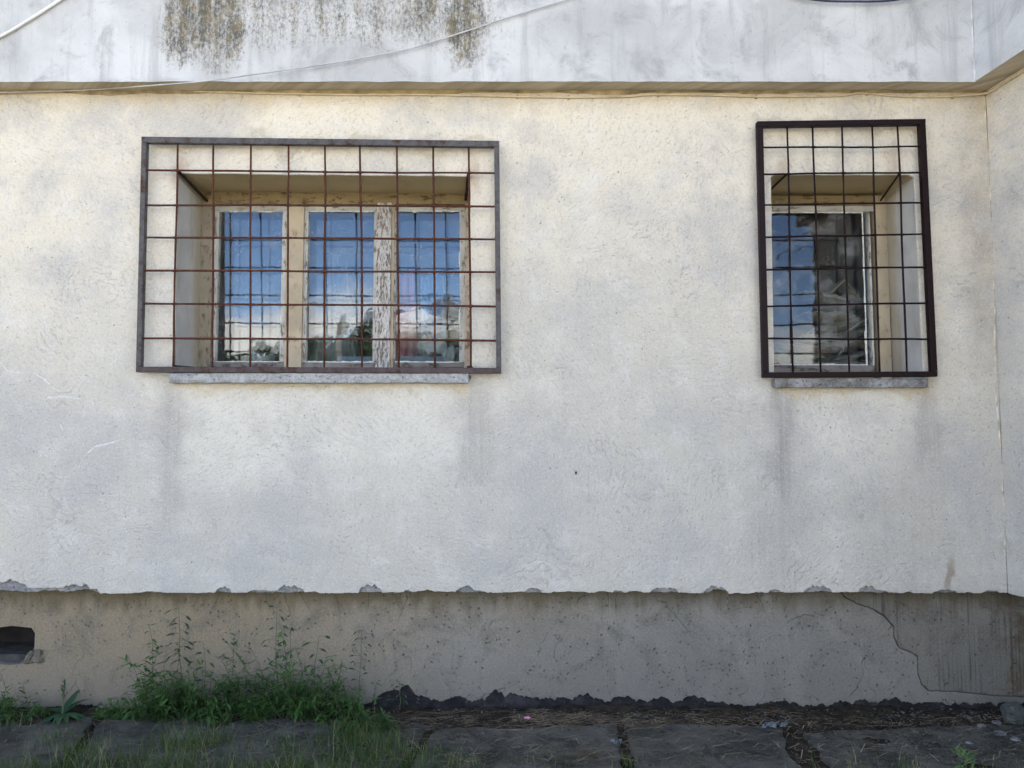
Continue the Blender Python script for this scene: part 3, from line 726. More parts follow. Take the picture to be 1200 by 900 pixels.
# narrow window
wB = member('window', M['wood_ochre_h'], b, 880, 1040, 229, 240.5, FY, .11, 41); tag(wB, 'narrow single-pane window beside the wing with dark glass')
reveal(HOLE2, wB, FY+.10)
member('frame_post', M['wood_ochre'], wB, 1025.5, 1046, 229, 450, FY-.004, .11, 42)
member('frame_post', M['wood_ochre'], wB, 874, 888, 240.7, 450, FY-.003, .11, 43)
member('frame_rail', M['wood_ochre_h'], wB, 888.2, 1025.3, 436.5, 450, FY+.004, .10, 44)
sash(wB, 888.4, 1025.2, 240.8, 436.3, 7, 8, 7, 8, FY+.012, 51)
putty(wB, 895.4, 1017, 248, 428, FY+.0175, 6)
pane(wB, 895.4, 1017, 248, 428, GY, 'glass_dusty', TILT*.4, R(.2))
sill(wB, 908, 1089, 443.5, 454, -.05, 6, 'short mossy concrete sill')
# rooms
ra = [p[0] for p in HOLE1]; rz = [p[1] for p in HOLE1]
room(min(ra)-.3, max(ra)+.3, min(rz)-.25, max(rz)+.2)
rb = [p[0] for p in HOLE2]; rz2 = [p[1] for p in HOLE2]
room(min(rb)-.1, max(rb)+.1, min(rz2)-.2, max(rz2)+.2)
# inner linings that close the gap between frame and room
for hole, win in ((HOLE1, wA), (HOLE2, wB)):
    xs_ = [p[0] for p in hole]; zs_ = [p[1] for p in hole]; m = MB(); y0, y1 = FY+.10, .475
    x0, x1, z0, z1 = min(xs_)-.005, max(xs_)+.005, min(zs_)-.005, max(zs_)+.005
    m.add([(x0,y0,z0),(x1,y0,z0),(x1,y0,z1),(x0,y0,z1),(x0,y1,z0),(x1,y1,z0),(x1,y1,z1),(x0,y1,z1)], [(0,1,5,4),(1,2,6,5),(2,3,7,6),(3,0,4,7)])
    X0, X1, Z0, Z1 = x0-.3, x1+.3, z0-.3, z1+.25
    m.add([(x0,y1,z0),(x1,y1,z0),(x1,y1,z1),(x0,y1,z1),(X0,y1,Z0),(X1,y1,Z0),(X1,y1,Z1),(X0,y1,Z1)], [(0,4,5,1),(1,5,6,2),(2,6,7,3),(3,7,4,0)])
    m.build('inner_lining', M['room'], win)

# ------------------------------------------------------------------ window grilles
def lerp2(p, q, t): return (p[0]+(q[0]-p[0])*t, p[1]+(q[1]-p[1])*t)
def grille(label, cornersTL_TR_BR_BL, fw, vtop, vbot, hl, hr, mats, gy, brackets, bar_r, tubew):
    TL, TR, BR, BL = cornersTL_TR_BR_BL
    root = empty('window_grille', (at((BL[0]+BR[0])/2, BL[1], gy).x, gy, at(600, BL[1], gy).z)); tag(root, label, 'grille', 'window grilles')
    y0, y1 = gy - tubew, gy + .004
    def bar(name, quad, mat): 
        m = MB(); m.quadbox([P2(*p, y0) for p in quad], y0, y1); o = m.build(name, mat, root)
        bv = o.modifiers.new('bevel', 'BEVEL'); bv.width = .0025; bv.segments = 2; return o
    mt, ms, mb = mats
    ft, fs, fb_ = fw
    bar('frame_bar', [TL, TR, (TR[0]-.0, TR[1]+ft), (TL[0], TL[1]+ft)], mt)
    bar('frame_bar', [(TL[0], TL[1]+ft+.15), (TL[0]+fs, TL[1]+ft+.15), (BL[0]+fs, BL[1]-fb_-.15), (BL[0], BL[1]-fb_-.15)], ms)
    bar('frame_bar', [(TR[0]-fs, TR[1]+ft+.15), (TR[0], TR[1]+ft+.15), (BR[0], BR[1]-fb_-.15), (BR[0]-fs, BR[1]-fb_-.15)], ms)
    bar('frame_bar', [(BL[0], BL[1]-fb_), (BR[0], BR[1]-fb_), BR, BL], mb)
    ym = (y0+y1)/2
    for i, (xt, xb) in enumerate(zip(vtop, vbot)):
        t = (xt-TL[0])/(TR[0]-TL[0]); yt = TL[1]+(TR[1]-TL[1])*t+ft-1; yb = BL[1]+(BR[1]-BL[1])*t-fb_+1
        pts = []
        for k in rng(0, 1, 14):
            px = xt+(xb-xt)*k + 1.1*fb(k*2, 1, i*3.3); p = at(px, yt+(yb-yt)*k, ym+.003); pts.append(p)
        MB().tube(pts, [bar_r*(1+.22*fb(q*.9, 1, i*2.2)) for q in range(len(pts))], 8).build('vertical_bar', M['rust_bar'] if mt is not M['maroon'] else M['maroon'], root, True)
    for i, (ya, yb) in enumerate(zip(hl, hr)):
        fr = (ya-TL[1])/(BL[1]-TL[1]); xa = TL[0]+(BL[0]-TL[0])*fr+fs-1; xb = TR[0]+(BR[0]-TR[0])*fr-fs+1
        pts = []
        rr = []
        for k in rng(0, 1, 110):
            pxk = xa+(xb-xa)*k; p = at(pxk, ya+(yb-ya)*k + .8*fb(k*3, 1, i*5.1+2), ym-2*bar_r+.0045); pts.append(p)
            dm = min(abs(pxk-(t_+(u_-t_)*fr)) for t_, u_ in zip(vtop, vbot)); rr.append(bar_r*(1+.12*fb(k*9, 1, i*1.7) + (.35+.3*fb(k*40, 1, i))*math.exp(-(dm/1.6)**2)))
        MB().tube(pts, rr, 8).build('horizontal_bar', M['rust_bar'] if mt is not M['maroon'] else M['maroon'], root, True)
    for (pa, pb, yb_, r) in brackets:
        MB().tube([at(*pa, ym+.003), at(*pb, yb_)], r, 6).build('bracket', M['black_steel'], root)
    return root
grille('wide rusty grid grille with grey steel frame over the three-pane window',
       [(165.5, 159.8), (585, 164.8), (587.5, 437.5), (159, 436)], (7, 6, 6.5),
       [208.5, 250.5, 294, 338, 381, 422.5, 465, 507.5, 549], [203, 248.5, 294, 337, 380, 424.5, 467, 510, 552],
       [199.3, 240, 278, 317, 356, 396], [203.5, 242, 281, 318.7, 358.7, 399],
       (M['grey_steel'], M['grey_steel'], M['brown_steel']), -.035,
       [((208.5, 200), (243, 236), .31, .0085), ((549, 204), (545.5, 234), .30, .0085), ((203.5, 430), (228, 432), .12, .012), ((552, 431), (549, 431), .10, .012)], .0057, .028)
grille('narrow dark maroon grid grille over the single-pane window near the wing',
       [(887.5, 141.8), (1085, 139), (1099, 441.3), (894.5, 442.5)], (6.3, 7, 6.3),
       [922.5, 952.5, 986.5, 1021.8, 1051.8], [929, 961.5, 996, 1031, 1063],
       [172.7, 203.8, 240, 278, 316.4, 358.7, 396.8], [172.2, 202.3, 238, 274, 312.8, 355, 397.7],
       (M['maroon'],)*3, -.035,
       [((922.3, 204), (901, 224), .28, .006), ((1053.5, 204), (1032, 235), .30, .006)], .0053, .03)

# ------------------------------------------------------------------ cables
def cable(name, label, pts, r, mat, clips=None, n=None):
    root = empty(name, pts[0]); tag(root, label, 'cable')
    P = [Vector(p) for p in pts]; out = []
    for i in range(len(P)-1):
        p0, p1, p2, p3 = P[max(0, i-1)], P[i], P[i+1], P[min(len(P)-1, i+2)]
        for k in range(8):
            t = k/8; out.append(0.5*((2*p1) + (p2-p0)*t + (2*p0-5*p1+4*p2-p3)*t*t + (3*p1-p0-3*p2+p3)*t**3))
    out.append(P[-1])
    MB().tube(out, r, 8).build('sheath', mat, root, True)
    for c in clips or []:
        m = MB(); m.box(c[0]-.006, c[0]+.006, c[1]-.004, c[1]+.012, c[2]-.011, c[2]+.011); m.build('clip', M['clip'], root)
    return root
ca = []; cl = []
for px, py in [(-420, 106), (-200, 104), (0, 105.5), (60, 104.8), (130, 106.5), (160, 104.6), (260, 108), (345, 110), (420, 111), (500, 111), (600, 113), (660, 114), (730, 113.2), (765, 111), (830, 111.5), (880, 113), (940, 113), (985, 112), (1010, 109), (1060, 113.2), (1110, 113), (1140, 111)]:
    p = at(px, py, -.008); ca.append(p)
    if px in (60, 160, 345, 500, 600, 660, 765, 880, 1010, 1110): cl.append((p.x + .03, -.006, p.z))
for yv, py_ in ((-.06, 0), (-.3, 0), (-1.0, 0), (-2.0, 0)):
    ca.append((wx(yv)-.008, yv, ca[-1].z if isinstance(ca[-1], Vector) else ca[-1][2]))
ca[21] = Vector((CORX-.03, -.02, ca[20].z+.01))
cable('wall_cable', 'thin cream cable clipped along the wall right under the overhang', ca, .0052, M['cable_cream'], cl)
cable('loose_cable', 'loose white cable rising diagonally across the white upper storey', [at(-150, 112, -.020), at(0, 108.5, -.020), at(90, 106, -.022), at(140, 103, -.05), at(180, 100, -.12), at(240, 95, -.16), at(320, 84, -.15), at(400, 72, -.14), at(480, 57, -.135), at(545, 37, -.130), at(600, 19, -.130), at(662, 0, -.130), at(720, -22, -.130)], .0036, M['cable_grey'])
cable('short_cable', 'pale cable slanting across the upper left corner of the white storey', [at(-60, 72, -.128), at(0, 43, -.128), at(36, 22, -.128), at(70, 0, -.128), at(120, -34, -.128)], .0075, M['cable_white'])
cable('dark_cable', 'dark cable sagging over the white storey above the narrow window', [at(840, -45, -.13), at(900, -14, -.135), at(950, -1, -.14), at(1000, 1.6, -.14), at(1055, -1, -.14), at(1120, -20, -.135)], .006, M['cable_dark'])

# ------------------------------------------------------------------ things behind the glass
def folded(name, label, c, size, rz, tilt, col_, seed, grp=None, cat='cloth', cr=1.0):
    """a soft folded sack or cloth: thin cushion with wavy edges"""
    m = MB(); nx, ny = (16, 8) if cr == 1 else (36, 20); L, D_, H = size; rows = []
    for side in (1, -1):
        for j in range(ny+1):
            for i in range(nx+1):
                u = i/nx*2-1; v = j/ny*2-1
                h = H*.5*(1-abs(u)**4)**.5*(1-abs(v)**4)**.5
                p = Vector((u*L/2, v*D_/2, side*h)); q = p*11 + Vector((seed*3, seed, 0))
                p.z += cr*(.020*mnoise.noise(q) + .012*mnoise.noise(q*2.4) + (cr-1)*.012*mnoise.noise(q*4.5)); p.y += cr*.02*mnoise.noise(q*1.3+Vector((5,5,5))); p.x += cr*.012*mnoise.noise(q+Vector((9,1,1)))
                m.v.append(p)
    W = nx+1; n1 = W*(ny+1)
    for s in (0, 1):
        for j in range(ny):
            for i in range(nx):
                a = s*n1+j*W+i; qd = (a, a+1, a+1+W, a+W); m.f.append(qd if s == 0 else qd[::-1])
    Mx = Matrix.Translation(Vector(c)) @ Matrix.Rotation(rz, 4, 'Z') @ Matrix.Rotation(tilt, 4, 'Y')
    m.v = [tuple(Mx @ Vector(p)) for p in m.v]
    o = m.build(name, col_, None, True); tag(o, label, cat, grp); return o
cl_k = [plain('sack_khaki', (0.22, 0.20, 0.15), .9, .3, 9, .5), plain('sack_grey', (0.175, 0.178, 0.158), .9, .3, 9, .5), plain('sack_pale', (0.28, 0.28, 0.265), .9, .2, 9, .4), plain('sack_olive', (0.20, 0.20, 0.12), .9, .3, 9, .5), plain('sack_rosy', (0.23, 0.18, 0.145), .9, .3, 9, .5)]
SYI = .62
spec = [(965, 430, .62, .06, 0, 1, 'grey sack at the very bottom of the pile behind the narrow window'),
        (930, 420, .34, .06, .02, 3, 'olive folded cloth low on the left of the pile behind narrow window'),
        (1000, 419, .30, .05, -.10, 1, 'grey folded cloth low on the right of the pile behind narrow window'),
        (935, 409, .36, .05, .10, 4, 'rosy brown folded cloth in the left of the pile behind narrow window'),
        (985, 405, .40, .05, -.16, 0, 'khaki sack across the lower middle of the pile behind narrow window'),
        (975, 394, .46, .05, -.10, 1, 'wavy grey sack at mid height of the pile behind narrow window'),
        (985, 383, .40, .05, -.20, 0, 'khaki sack sloping above mid height of the pile behind narrow window'),
        (970, 372, .40, .045, .05, 0, 'thin khaki sack near the top of the pile behind narrow window'),
        (982, 360, .36, .05, -.12, 1, 'grey sack right under the peaked cardboard behind narrow window'),
        (962, 350, .30, .04, .22, 0, 'khaki cloth sliding left off the pile behind narrow window')]
for i, (px, py, L, H, tl, cm_, lb) in enumerate(spec):
    p = at(px, py, SYI + .02*(i % 3)); folded('folded_sack', lb, p, (L, .22, H), .1*math.sin(i*2.1), tl, cl_k[cm_], i+2, 'sacks piled behind the narrow window', 'sack')
# shelf they lie on
x0, x1, z0, z1 = PQ(890, 1050, 436, 442, SYI-.1)
sh = empty('shelf', ((x0+x1)/2, SYI, z0)); tag(sh, 'dark shelf carrying the pile behind the narrow window', 'shelf')
MB().box(min(rb)-.05, max(rb)+.05, .485, 1.05, z0-.03, z1).build('board', plain('shelf_board', (0.2, 0.18, 0.16), .8), sh)
for xq in (min(rb)+.05, max(rb)-.05): MB().box(xq-.02, xq+.02, .9, .94, min(rz2)-.19, z0-.0305).build('leg', plain('shelf_leg', (0.2, 0.18, 0.16), .8), sh)
# peaked cardboard on top
pk = at(990, 327, SYI); pl_, pr__ = at(965, 352, SYI), at(1008, 350, SYI)
m = MB(); d = Vector((0, .16, 0)); t_ = Vector((0, 0, .006))
m.add([pl_, pk, pr__, pl_+d, pk+d, pr__+d, pl_-t_, pk-t_*1.6, pr__-t_, pl_+d-t_, pk+d-t_*1.6, pr__+d-t_], [(0,1,4,3),(1,2,5,4),(6,9,10,7),(7,10,11,8),(0,6,7,1),(1,7,8,2),(3,4,10,9),(4,5,11,10),(0,3,9,6),(2,8,11,5)])
tag(m.build('cardboard', plain('cardboard', (0.26, 0.23, 0.165), .9, .15, 12)), 'peaked piece of tan cardboard topping the pile behind the narrow window', 'cardboard')
# pale folded sheet edges
for (px, py, L, tl, lb) in [(1000, 384, .14, -.5, 'pale paper sheet tilted at the right of the pile behind narrow window'), (985, 414, .10, -1.2, 'pale grey sheet standing in the lower middle of the pile behind window')]:
    folded('paper_sheet', lb, at(px, py, SYI-.10), (L, .05, .01), 0, tl, cl_k[2], px, None, 'paper')
# hanging cloths behind the three-pane window
def drape(label, px0, px1, py0, py1, Y, mat, seed, gather=.4):
    x0, x1, z0, z1 = PQ(px0, px1, py0, py1, Y); m = MB(); nx, nz_ = 40, 20
    for k in range(nz_+1):
        t = k/nz_; wf = 1 - gather*math.sin(t*math.pi*.5)*0.6
        for i in range(nx+1):
            u = i/nx; xc = (x0+x1)/2
            m.v.append((xc + (x0+(x1-x0)*u-xc)*(1-gather*(1-t)), Y + .035*math.sin(u*17+seed+t*1.5) + .02*math.sin(u*31+t*3), z0+(z1-z0)*(1-t) + .02*math.sin(u*5+seed)))
    W = nx+1
    for k in range(nz_):
        for i in range(nx): a = k*W+i; m.f.append((a, a+W, a+W+1, a+1))
    o = m.build('hanging_cloth', mat, None, True); sl = o.modifiers.new('thickness', 'SOLIDIFY'); sl.thickness = .004
    tag(o, label, 'cloth', 'cloths hanging behind the three-pane window'); return o
drape('grey cloth hanging behind the middle pane of the wide window', 366, 425, 300, 440, .60, plain('cloth_grey', (0.16, 0.158, 0.155), .9, .15, 4), 1, .65)
drape('pink cloth hanging behind the left of the right-hand pane of the wide window', 462, 488, 318, 440, .64, plain('cloth_pink', (0.55, 0.17, 0.21), .9, .15, 4), 3, .25)
drape('pale blue cloth hanging behind the right-hand pane of the wide window', 492, 522, 322, 440, .66, plain('cloth_blue', (0.10, 0.24, 0.42), .9, .15, 4), 5, .2)
for k_, (px, py, L, H, tl, lb) in enumerate([(308, 420, .13, .05, .1, 'crumpled white bag low behind the left pane of the wide window'), (515, 412, .26, .08, .2, 'added pale crumpled sack added behind the right pane for the white tent reflection')]):  # right-hand sack is added to imitate the tent's white reflection
    folded('white_sack', lb, at(px, py, .55), (L, .16, H), 0, tl, plain('sack_white', (0.45, 0.45, 0.46), .6, .15, 9, .4), 40+k_, None, 'sack', 2.3)
x0, x1, z0, z1 = PQ(396, 552, 418, 440, .52)
bx_ = rough_box(x0, x1, .50, .62, z0, z1, .04, .002, 9, .004, 3).build('storage_box', plain('box_bluegrey', (0.20, 0.25, 0.33), .7))
tag(bx_, 'long blue-grey box lying low behind the middle and right panes of the wide window', 'box')
x0, x1, z0, z1 = PQ(232, 560, 437, 446, .50)
m = MB(); m.box(min(ra)+.01, max(ra)-.01, .482, .80, z0-.01, z1-.012)
tag(m.build('inner_board', plain('inner_board', (0.30, 0.29, 0.28), .7)), 'grey inner sill board behind the wide window under the hanging cloths', 'board')

# ------------------------------------------------------------------ plants at the wall foot
def leafmat(name, c, c2, tr=.25):
    m = NM(name); c_ = m.mix(m.st(m.noise(9, 3, .6), .35, .65), c, c2)
    b_ = m.n('ShaderNodeBsdfPrincipled', {'Base Color': c_, 'Roughness': .6, 'Specular IOR Level': .25}).outputs[0]
    t_ = m.n('ShaderNodeBsdfTranslucent', {'Color': c_}).outputs[0]
    m.t.links.new(m.n('ShaderNodeMixShader', {0: tr, 1: b_, 2: t_}).outputs[0], m.out.inputs[0]); return m.m
M['leaf'] = leafmat('weed_leaf', (0.034, 0.074, 0.018), (0.088, 0.165, 0.042)); M['leaf_dk'] = leafmat('stalk_leaf', (0.022, 0.045, 0.018), (0.040, 0.072, 0.026))
M['leaf_ros'] = leafmat('rosette_leaf', (0.032, 0.075, 0.03), (0.055, 0.11, 0.045)); M['stem'] = plain('weed_stem', (0.06, 0.085, 0.035), .7)
M['grass'] = leafmat('grass_blade', (0.045, 0.085, 0.016), (0.085, 0.135, 0.03)); M['straw'] = plain('dry_straw', (0.13, 0.095, 0.055), .9, .6, 9); M['dry_grass'] = leafmat('dry_grass_blade', (0.17, 0.17, 0.075), (0.26, 0.24, 0.12))
def leaf(m, p, d, L, w, up=Vector((0, 0, 1)), droop=.35, seg=3):
    """pointed leaf: strip with a fold, bending down along its length"""
    d = d.normalized(); s = d.cross(up)
    if s.length < 1e-3: s = Vector((1, 0, 0))
    s.normalize(); nrm = s.cross(d); v = []; cur = Vector(p); dd = d.copy()
    prof = [0.25, 1.0, .75, 0.0] if seg == 3 else [.2, .8, 1, .7, .35, 0]
    for k in range(seg+1):
        ww = w*.5*prof[k]
        v += [cur - s*ww, cur - nrm*ww*.25, cur + s*ww]
        dd = (dd - Vector((0, 0, droop/seg))).normalized(); cur = cur + dd*(L/seg)
    f = []
    for k in range(seg):
        a = k*3; f += [(a, a+1, a+4, a+3), (a+1, a+2, a+5, a+4)]
    m.add(v, f)
rnd = random.Random(11)
def weed_clump(label, base, nst, hmax, spread, leaves, lw=.011, ll=.05):
    base = Vector(base); root = empty('weed_clump', base); tag(root, label, 'weed', 'leafy weeds along the wall foot')
    st_, lf = MB(), MB()
    for i in range(nst):
        a = rnd.uniform(0, 2*math.pi); r = spread*math.sqrt(rnd.random())
        p = base + Vector((r*math.cos(a), r*math.sin(a)*.42, 0)); p.y = min(p.y, -.012); p.z = 0.0
        h = hmax*(rnd.uniform(.3, .85) if rnd.random() < .85 else rnd.uniform(.9, 1.35))*(1-.45*(r/spread)**2); lean = Vector((rnd.uniform(-.35, .35), rnd.uniform(-.45, .05), 1)).normalized()
        pts = []; cur = p.copy(); dd = lean.copy()
        for k in range(7):
            pts.append(cur.copy()); cur = cur + dd*h/6; dd = (dd + Vector((rnd.uniform(-.16, .16), rnd.uniform(-.16, .08), -.03))).normalized()
            if cur.y > .035: cur.y = .035
        st_.tube(pts, [.0022-.0002*k for k in range(7)], 4, False)
        for k in range(leaves):
            t = rnd.uniform(.06, 1); q = pts[min(5, int(t*6))].lerp(pts[min(6, int(t*6)+1)], t*6-int(t*6)) if t < 1 else pts[6]
            az = rnd.uniform(0, 2*math.pi); el = rnd.uniform(-.2, .9)
            dv = Vector((math.cos(az)*math.cos(el), math.sin(az)*math.cos(el), math.sin(el)))
            if q.y > .0 and dv.y > 0: dv.y *= -.6
            leaf(lf, q, dv, ll*rnd.uniform(.5, 1.3)*(1.15-.4*t), lw*rnd.uniform(.6, 1.35), droop=rnd.uniform(.2, .9))
    tag(st_.build('stem', M['stem'], root), kind='stuff'); tag(lf.build('foliage', M['leaf'], root), kind='stuff')
    return root
def gb(px, py): p = gp(px, py, 0); p.y = min(p.y, -.02); return p
weed_clump('dense leafy weed at the left end of the green clump against the wall', gb(205, 836), 58, .44, .20, 18, .014, .060)
weed_clump('tall dense leafy weed in the middle of the green clump, under the leaning stalk', gb(266, 842), 56, .37, .22, 18, .013, .055)
weed_clump('bushiest leafy weed of the green clump, below the tallest stalk', gb(325, 840), 64, .46, .19, 19, .013, .058)
weed_clump('dense leafy weed at the right end of the green clump by the black foundation', gb(385, 842), 56, .37, .19, 18, .012, .052)
weed_clump('low sprawling weed spilling onto the slab right of the clump', gb(430, 858), 26, .22, .15, 15)
weed_clump('low dark weed under the hole in the wall base', gb(20, 836), 34, .20, .24, 16)
weed_clump('small low weed between rosette plant and green clump', gb(140, 838), 18, .14, .14, 14)
def stalk_weed(label, base, tip, nl, ll=.055, lw=.014, z0=0.0):
    base = Vector(base); tip = Vector(tip); root = empty('stalk_weed', base); tag(root, label, 'weed', 'thin stalks rising from the weeds')
    pts = [base.lerp(tip, t) + Vector((.012*fb(t*2, 1, base.x*9), 0, 0)) for t in rng(0, 1, 12)]
    MB().tube(pts, [.0024-.00012*k for k in range(12)], 5, False).build('stem', M['stem'], root)
    for k in range(nl):
        t = .35 + .65*k/(nl-1); i = t*11; q = pts[min(10, int(i))].lerp(pts[min(11, int(i)+1)], i-int(i)) if t < 1 else pts[11]
        sd_ = 1 if k % 2 else -1; dv = Vector((sd_*rnd.uniform(.5, 1), rnd.uniform(-.5, .1), rnd.uniform(-.5, .5)))
        m = MB(); pet = q + dv.normalized()*rnd.uniform(.005, .05)
        m.tube([q, pet], .0008, 3, False); leaf(m, pet, dv, ll*rnd.uniform(.6, 1.1), lw*rnd.uniform(.7, 1.1), droop=rnd.uniform(.3, 1.4), up=Vector((0, -.6, .8)))
        m.build('leaf', M['leaf_dk'], root)
    return root
YW = -.02
stalk_weed('tall thin stalk with long narrow leaves, leftmost of the stalks', at(213, 822, YW), at(210, 712, YW), 15, .062, .013)
stalk_weed('short thin stalk with drooping leaves, second of the stalks from the left', at(243, 822, YW), at(238, 752, YW), 7, .05, .014)
stalk_weed('tall straight stalk with small leaves, standing over the middle of the clump', at(325, 824, YW), at(324, 712, YW), 13, .036, .012)
stalk_weed('short bent stalk with broad leaves right of the middle of the clump', at(366, 824, YW), at(372, 745, YW), 8, .05, .016)
stalk_weed('tall spindly stalk with tiny leaves, rightmost of the stalks', at(420, 830, YW), at(423, 738, YW), 13, .034, .011)
stalk_weed('low stalk growing from the black foundation right of the clump', at(470, 832, YW), at(468, 798, YW), 7, .03, .010)
# rosette
rt = empty('rosette_plant', gb(82, 838)); tag(rt, 'broad-leaved rosette weed growing at the wall foot left of the clump', 'weed')
rb0 = gb(82, 838) + Vector((0, -.03, .03))
for k in range(16):
    az = k*2.4 + .3; el = .15 + .55*((k % 4)/3); m = MB()
    dv = Vector((math.cos(az), math.sin(az)*.8 - .15, el)); leaf(m, rb0, dv, rnd.uniform(.10, .19), rnd.uniform(.026, .042), droop=rnd.uniform(.7, 1.3), seg=5)
    m.build('leaf', M['leaf_ros'], rt)
MB().tube([rb0 - Vector((0, 0, .03)), rb0, rb0 + Vector((-.01, .02, .09)), rb0 + Vector((-.012, .025, .16))], [.006, .005, .003, .002], 6).build('stem', M['stem'], rt)
ltf = MB()
for k in range(24):
    leaf(ltf, rb0 + Vector((-.011, .022, rnd.uniform(.06, .17))), Vector((rnd.uniform(-1, 1), rnd.uniform(-1, .3), .6)), .03, .009)
tag(ltf.build('foliage', M['leaf'], rt), kind='stuff')
# feathery fennel-like sprig at the lower right
sp0 = gp(1132, 915, 0); spg = empty('feathery_sprig', sp0); tag(spg, 'bright green feathery sprig in the lower right corner', 'weed')
lf = MB()
for k in range(70):
    h = rnd.uniform(.01, .13); az = rnd.uniform(0, 6.28); leaf(lf, sp0 + Vector((rnd.gauss(0, .018), rnd.gauss(0, .015), h)), Vector((math.cos(az), math.sin(az), .8)), .035, .006, droop=.3)
tag(lf.build('foliage', leafmat('sprig_leaf', (0.10, 0.20, 0.04), (0.14, 0.26, 0.07)), spg), kind='stuff')
MB().tube([sp0 - Vector((0, 0, .02)), sp0 + Vector((.004, 0, .12))], [.003, .0015], 5).build('stem', M['stem'], spg)

# grass and dry grass
def blade(m, p, h, w, lean, bend):
    az = rnd.uniform(0, 2*math.pi); s = Vector((math.cos(az), math.sin(az), 0)); v = []
    for k in range(4):
        t = k/3; c = Vector(p) + Vector((lean[0]*t + bend[0]*t*t, lean[1]*t + bend[1]*t*t, h*(t-.12*t*t*abs(bend[0]+bend[1])/max(h, .01))))
        ww = w*(1-t)*.5 + .0002; v += [c - s*ww, c + s*ww]
    m.add(v, [(0,1,3,2), (2,3,5,4), (4,5,7,6)])
def grass_density(x, y):
    p = x
    if y > -.50: base = .0
    else: base = 1.0
    return base
gm, gd = MB(), MB()
tries = 0
X5 = gp(560, 890).x
while len(gm.v) < 8*15000 and tries < 160000:
    tries += 1
    x = rnd.uniform(-3.2, 3.2); y = rnd.uniform(-1.35, -.30)
    n_ = fb(x*1.7, 1, y*3, 3)
    lim = -.50 + .12*n_
    left = smooth01((X5 + .25 - x)/.6)
    dens = left*(.75 if y < lim else .07 + .14*max(0, n_)) + (1-left)*(.10 if y < -.56+.08*n_ else .012)
    if x < gp(300, 880).x: dens *= 1.0
    if rnd.random() > dens: continue
    h = rnd.uniform(.03, .12)*(1.0 if y < lim else .7)*(.6+.5*left)
    tgt = gd if rnd.random() < .13 else gm
    blade(tgt, (x, y, -.02), h*(1.25 if tgt is gd else 1), rnd.uniform(.0025, .006), (rnd.uniform(-.3, .3)*h, rnd.uniform(-.3, .3)*h), (rnd.uniform(-.5, .5)*h, rnd.uniform(-.5, .5)*h))
# tufts in the slab joints and by the weeds
for (px, py, n_, sx, hh) in [(60, 870, 120, .10, .08), (240, 876, 200, .16, .13), (205, 880, 120, .12, .15), (410, 872, 260, .16, .12), (440, 880, 200, .16, .12), (330, 880, 120, .2, .1), (735, 893, 70, .08, .05), (640, 893, 120, .25, .05), (1000, 905, 26, .16, .10), (1060, 905, 24, .12, .12), (1165, 905, 20, .05, .07), (20, 850, 90, .14, .08), (100, 885, 140, .16, .10)]:
    c0 = gp(px, py)
    for k in range(n_):
        h = hh*rnd.uniform(.4, 1.2); blade(gd if rnd.random() < (.22 if px < 900 else .5) else gm, (c0.x + rnd.gauss(0, sx*.5), c0.y + rnd.gauss(0, .05), -.01), h, rnd.uniform(.002, .0048), (rnd.uniform(-.35, .35)*h, rnd.uniform(-.35, .35)*h), (rnd.uniform(-.5, .5)*h, rnd.uniform(-.5, .5)*h))
tag(gm.build('grass', M['grass']), 'green grass growing in front of the concrete slabs', 'grass', kind='stuff')
tag(gd.build('dry_grass', M['dry_grass']), 'straw-coloured dry grass blades among the green grass', 'grass', kind='stuff')
# straw litter at the wall foot
sm = MB()
for k in range(1300):
    px = rnd.triangular(430, 960, 640) if rnd.random() < .8 else rnd.uniform(60, 1180); py = rnd.gauss(845, 5) if rnd.random() < .8 else rnd.uniform(840, 893)
    p = gp(px, py); p.y = min(p.y, .03); L = rnd.uniform(.02, .11); a = rnd.gauss(0, .9); z = rnd.uniform(.0, .022) if py < 856 else .014
    d = Vector((math.cos(a)*L, math.sin(a)*L*.6, rnd.uniform(-.004, .008))); w = Vector((0, rnd.uniform(.0008, .0018), .0008)); p.z = z
    q = p + d*.5 + Vector((0, rnd.uniform(-.006, .006), .002)); r = p + d
    sm.add([p, p+w, q, q+w, r, r+w], [(0,2,3,1), (2,4,5,3)])
tag(sm.build('straw_litter', M['straw']), 'dry straw and stalks strewn along the foot of the wall', 'straw', kind='stuff')
# pebbles and crumbs of plaster
pm = MB(); ico = [(0, 0, 1), (.89, 0, .45), (.28, .85, .45), (-.72, .53, .45), (-.72, -.53, .45), (.28, -.85, .45), (0, 0, -.6)]
for k in range(3200):
    px = rnd.uniform(0, 1200) if rnd.random() < .5 else rnd.gauss(1110, 70); py = rnd.uniform(840, 898)
    if 150 < px < 420 and rnd.random() < .5: px = rnd.uniform(640, 1200)
    p = gp(px, py); s = rnd.uniform(.0012, .0048)*(1 if px < 1050 else 1.15)*(1 if rnd.random() < .93 else 1.9); a = rnd.uniform(0, 6)
    c_, s_ = math.cos(a), math.sin(a); kx, ky, kz = s*rnd.uniform(.7, 1.6), s*rnd.uniform(.6, 1.1), s*rnd.uniform(.3, .7)
    pm.add([(p.x + (c_*x*kx - s_*y*ky)*rnd.uniform(.8, 1.2), p.y + s_*x*kx + c_*y*ky, .012 + z*kz) for x, y, z in ico], [(0,1,2), (0,2,3), (0,3,4), (0,4,5), (0,5,1), (6,2,1), (6,3,2), (6,4,3), (6,5,4), (6,1,5)])
